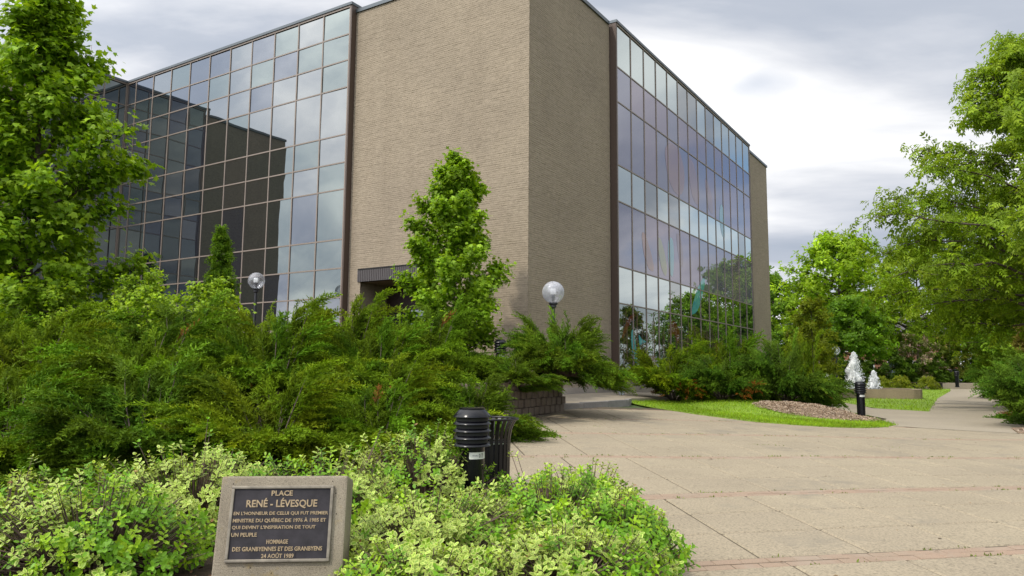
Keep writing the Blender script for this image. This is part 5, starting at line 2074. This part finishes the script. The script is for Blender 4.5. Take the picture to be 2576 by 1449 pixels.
# ------------------------------------------------------------------ cars behind the hedge
def car(loc, rz, paint, label):
    root = empty("parked_car", loc, label, "car", "cars parked behind the hedge", rz)
    prof_b = [(-2.2, .35), (-2.25, .75), (-2.1, .92), (-1.2, .98), (.75, .96), (1.9, .84), (2.2, .62), (2.2, .35)]
    mb = MB()

    def ext(prof, w0, w1, mb):
        a = [mb.bm.verts.new((x, -w0 / 2 if z < .95 else -w1 / 2, z)) for x, z in prof]
        b = [mb.bm.verts.new((x, w0 / 2 if z < .95 else w1 / 2, z)) for x, z in prof]
        n = len(prof)
        for i in range(n):
            j = (i + 1) % n
            mb.bm.faces.new((a[i], a[j], b[j], b[i]))
        mb.bm.faces.new(list(reversed(a)))
        mb.bm.faces.new(b)
        bmesh.ops.bevel(mb.bm, geom=mb.bm.edges[:], offset=.05, segments=2, affect="EDGES")

    ext(prof_b, 1.75, 1.68, mb)
    pm = plain("car_paint", paint, .25, .2, coat=.6)
    mb.build("body", pm, root, smooth=True)
    mb = MB()
    ext([(-1.75, .96), (-1.35, 1.40), (.0, 1.45), (.35, 1.38), (1.1, .96)], 1.6, 1.35, mb)
    mb.build("cabin", pm, root, smooth=True)
    gm = plain("car_glass", (.02, .025, .03), .06)
    wn = MB()
    for sy in (-1, 1):
        for x0, x1 in ((-1.35, -.35), (-.28, .75)):
            a = [(x0 - (.18 if x0 < -1 else 0), 1.02), (x1 + (.12 if x1 > .5 else 0), 1.02), (x1 - (.38 if x1 > .5 else 0), 1.36), (x0 + (.08 if x0 < -1 else 0), 1.36)]
            vs = [wn.bm.verts.new((x, sy * (.70 + .01), z)) for x, z in a]
            ws = [wn.bm.verts.new((x, sy * (.66), z)) for x, z in a]
            wn.bm.faces.new(vs)
            for i in range(4):
                wn.bm.faces.new((vs[i], vs[(i + 1) % 4], ws[(i + 1) % 4], ws[i]))
    wn.build("side_window", gm, root)
    for nm, xz in (("windshield", [(1.0, 1.03), (.42, 1.36)]), ("rear_window", [(-1.70, 1.03), (-1.42, 1.36)])):
        w = MB()
        vs = []
        s = .02 if nm == "windshield" else -.02
        for (x, z), hw in zip(xz, (.66, .56)):
            vs.append([w.bm.verts.new((x + s, -hw, z + .02)), w.bm.verts.new((x + s, hw, z + .02))])
        w.bm.faces.new((vs[0][0], vs[0][1], vs[1][1], vs[1][0]))
        w.build(nm, gm, root)
    tyre = MB().cyl((0, 0, 0), .32, .32, .2, 20, rot=Matrix.Rotation(PI / 2, 3, "X")).mesh("tyre", M_BLACKM)
    hub = MB().cyl((0, 0, 0), .2, .2, .215, 12, rot=Matrix.Rotation(PI / 2, 3, "X")).mesh("rim", plain("wheel_rim", (.45, .45, .47), .35, .7))
    for x in (-1.38, 1.38):
        for y in (-.79, .79):
            w = mobj("wheel", tyre, root, (x, y, .32))
            mobj("rim", hub, w)
    for y in (-.6, .6):
        MB().box((2.17, y, .66), (.06, .3, .12), bev=.02).build("headlight", plain("lamp_lens", (.8, .8, .78), .2), root)
        MB().box((-2.24, y, .78), (.05, .3, .14), bev=.02).build("tail_light", plain("tail_lens", (.4, .02, .02), .3), root)


car((30.6, 66.5, g(30.6, 66.5)), 2.6, (.42, .44, .47), "silver parked car glimpsed above the hedge left of the lilac")
car((27.0, 60.8, g(27, 60.8) - .05), 2.9, (.22, .015, .015), "dark red parked car glimpsed right of the fountain jets")
car((22.6, 63.0, g(22.6, 63)), .2, (.72, .72, .72), "white parked car glimpsed behind the far globe lamp")
car((38.5, 64.5, g(38.5, 64.5)), .1, (.60, .61, .63), "pale parked car hidden behind the hedge shrubs near the path end")
tag(drape("road", [(10, 59.0), (60, 59.5), (60, 70), (10, 70)], .03, concrete_mat("asphalt", (.06, .058, .056), (.045, .044, .043), 2, .3)), kind="structure")


# brick house behind the park
def house(loc, rz, w, label):
    root = empty("brick_house", loc, label, "house", "brick houses behind the park", rz)
    MB().box((0, 0, 2.6), (w, 8, 5.2)).build("wall", plain("red_brick", (.26, .12, .075), .9, noise=.25, scale=6), root)
    rf = MB()
    a = [rf.bm.verts.new(p) for p in ((-w / 2 - .3, -4.3, 5.2), (w / 2 + .3, -4.3, 5.2), (w / 2 + .3, 4.3, 5.2), (-w / 2 - .3, 4.3, 5.2), (-w / 2 - .3, 0, 7.6), (w / 2 + .3, 0, 7.6))]
    for q in ((0, 1, 5, 4), (2, 3, 4, 5), (0, 4, 3), (1, 2, 5), (3, 2, 1, 0)):
        rf.bm.faces.new([a[i] for i in q])
    rf.build("roof", plain("grey_shingle", (.07, .065, .062), .9, noise=.3), root)
    wf, wg = MB().box((0, 0, 0), (1.2, .12, 1.5)).mesh("window", plain("white_window_frame", (.7, .7, .68), .5)), MB().box((0, -.02, 0), (1.0, .12, 1.3)).mesh("pane", M_GLASS[1])
    for z in (1.7, 4.1):
        for k in range(int(w // 2.6)):
            x = -w / 2 + 1.5 + k * 2.5
            fo = mobj("window", wf, root, (x, -4.0, z))
            mobj("pane", wg, fo)


house((41, 84, g(41, 84)), -.15, 13, "red brick house behind the hedge at the path end")
house((66, 86, g(60, 84)), -.3, 14, "red brick house farther right behind the park trees")

# flagpole whose reflection shows in the left windows
fp = empty("flagpole", (-13.6, 12.0, 1.0), "white flagpole with a hanging blue flag, mirrored in the left windows", "flagpole")
MB().cyl((0, 0, 3.6), .05, .03, 7.4, 12).build("pole", plain("white_pole", (.6, .6, .6), .4), fp)
fv = []
ff = []
for i in range(9):
    for j in range(10):
        u, v_ = i / 8, j / 9
        fv.append((.06 + .30 * u * (1 - .2 * v_), .09 * math.sin(u * 7 + v_ * 2), 6.9 - 1.6 * v_ - .5 * u))
for i in range(8):
    for j in range(9):
        ff.append((i * 10 + j, (i + 1) * 10 + j, (i + 1) * 10 + j + 1, i * 10 + j + 1))
mobj("flag", mesh_np("flag", fv, ff, mat=plain("blue_flag_cloth", (.02, .04, .25), .8), smooth=True), fp)
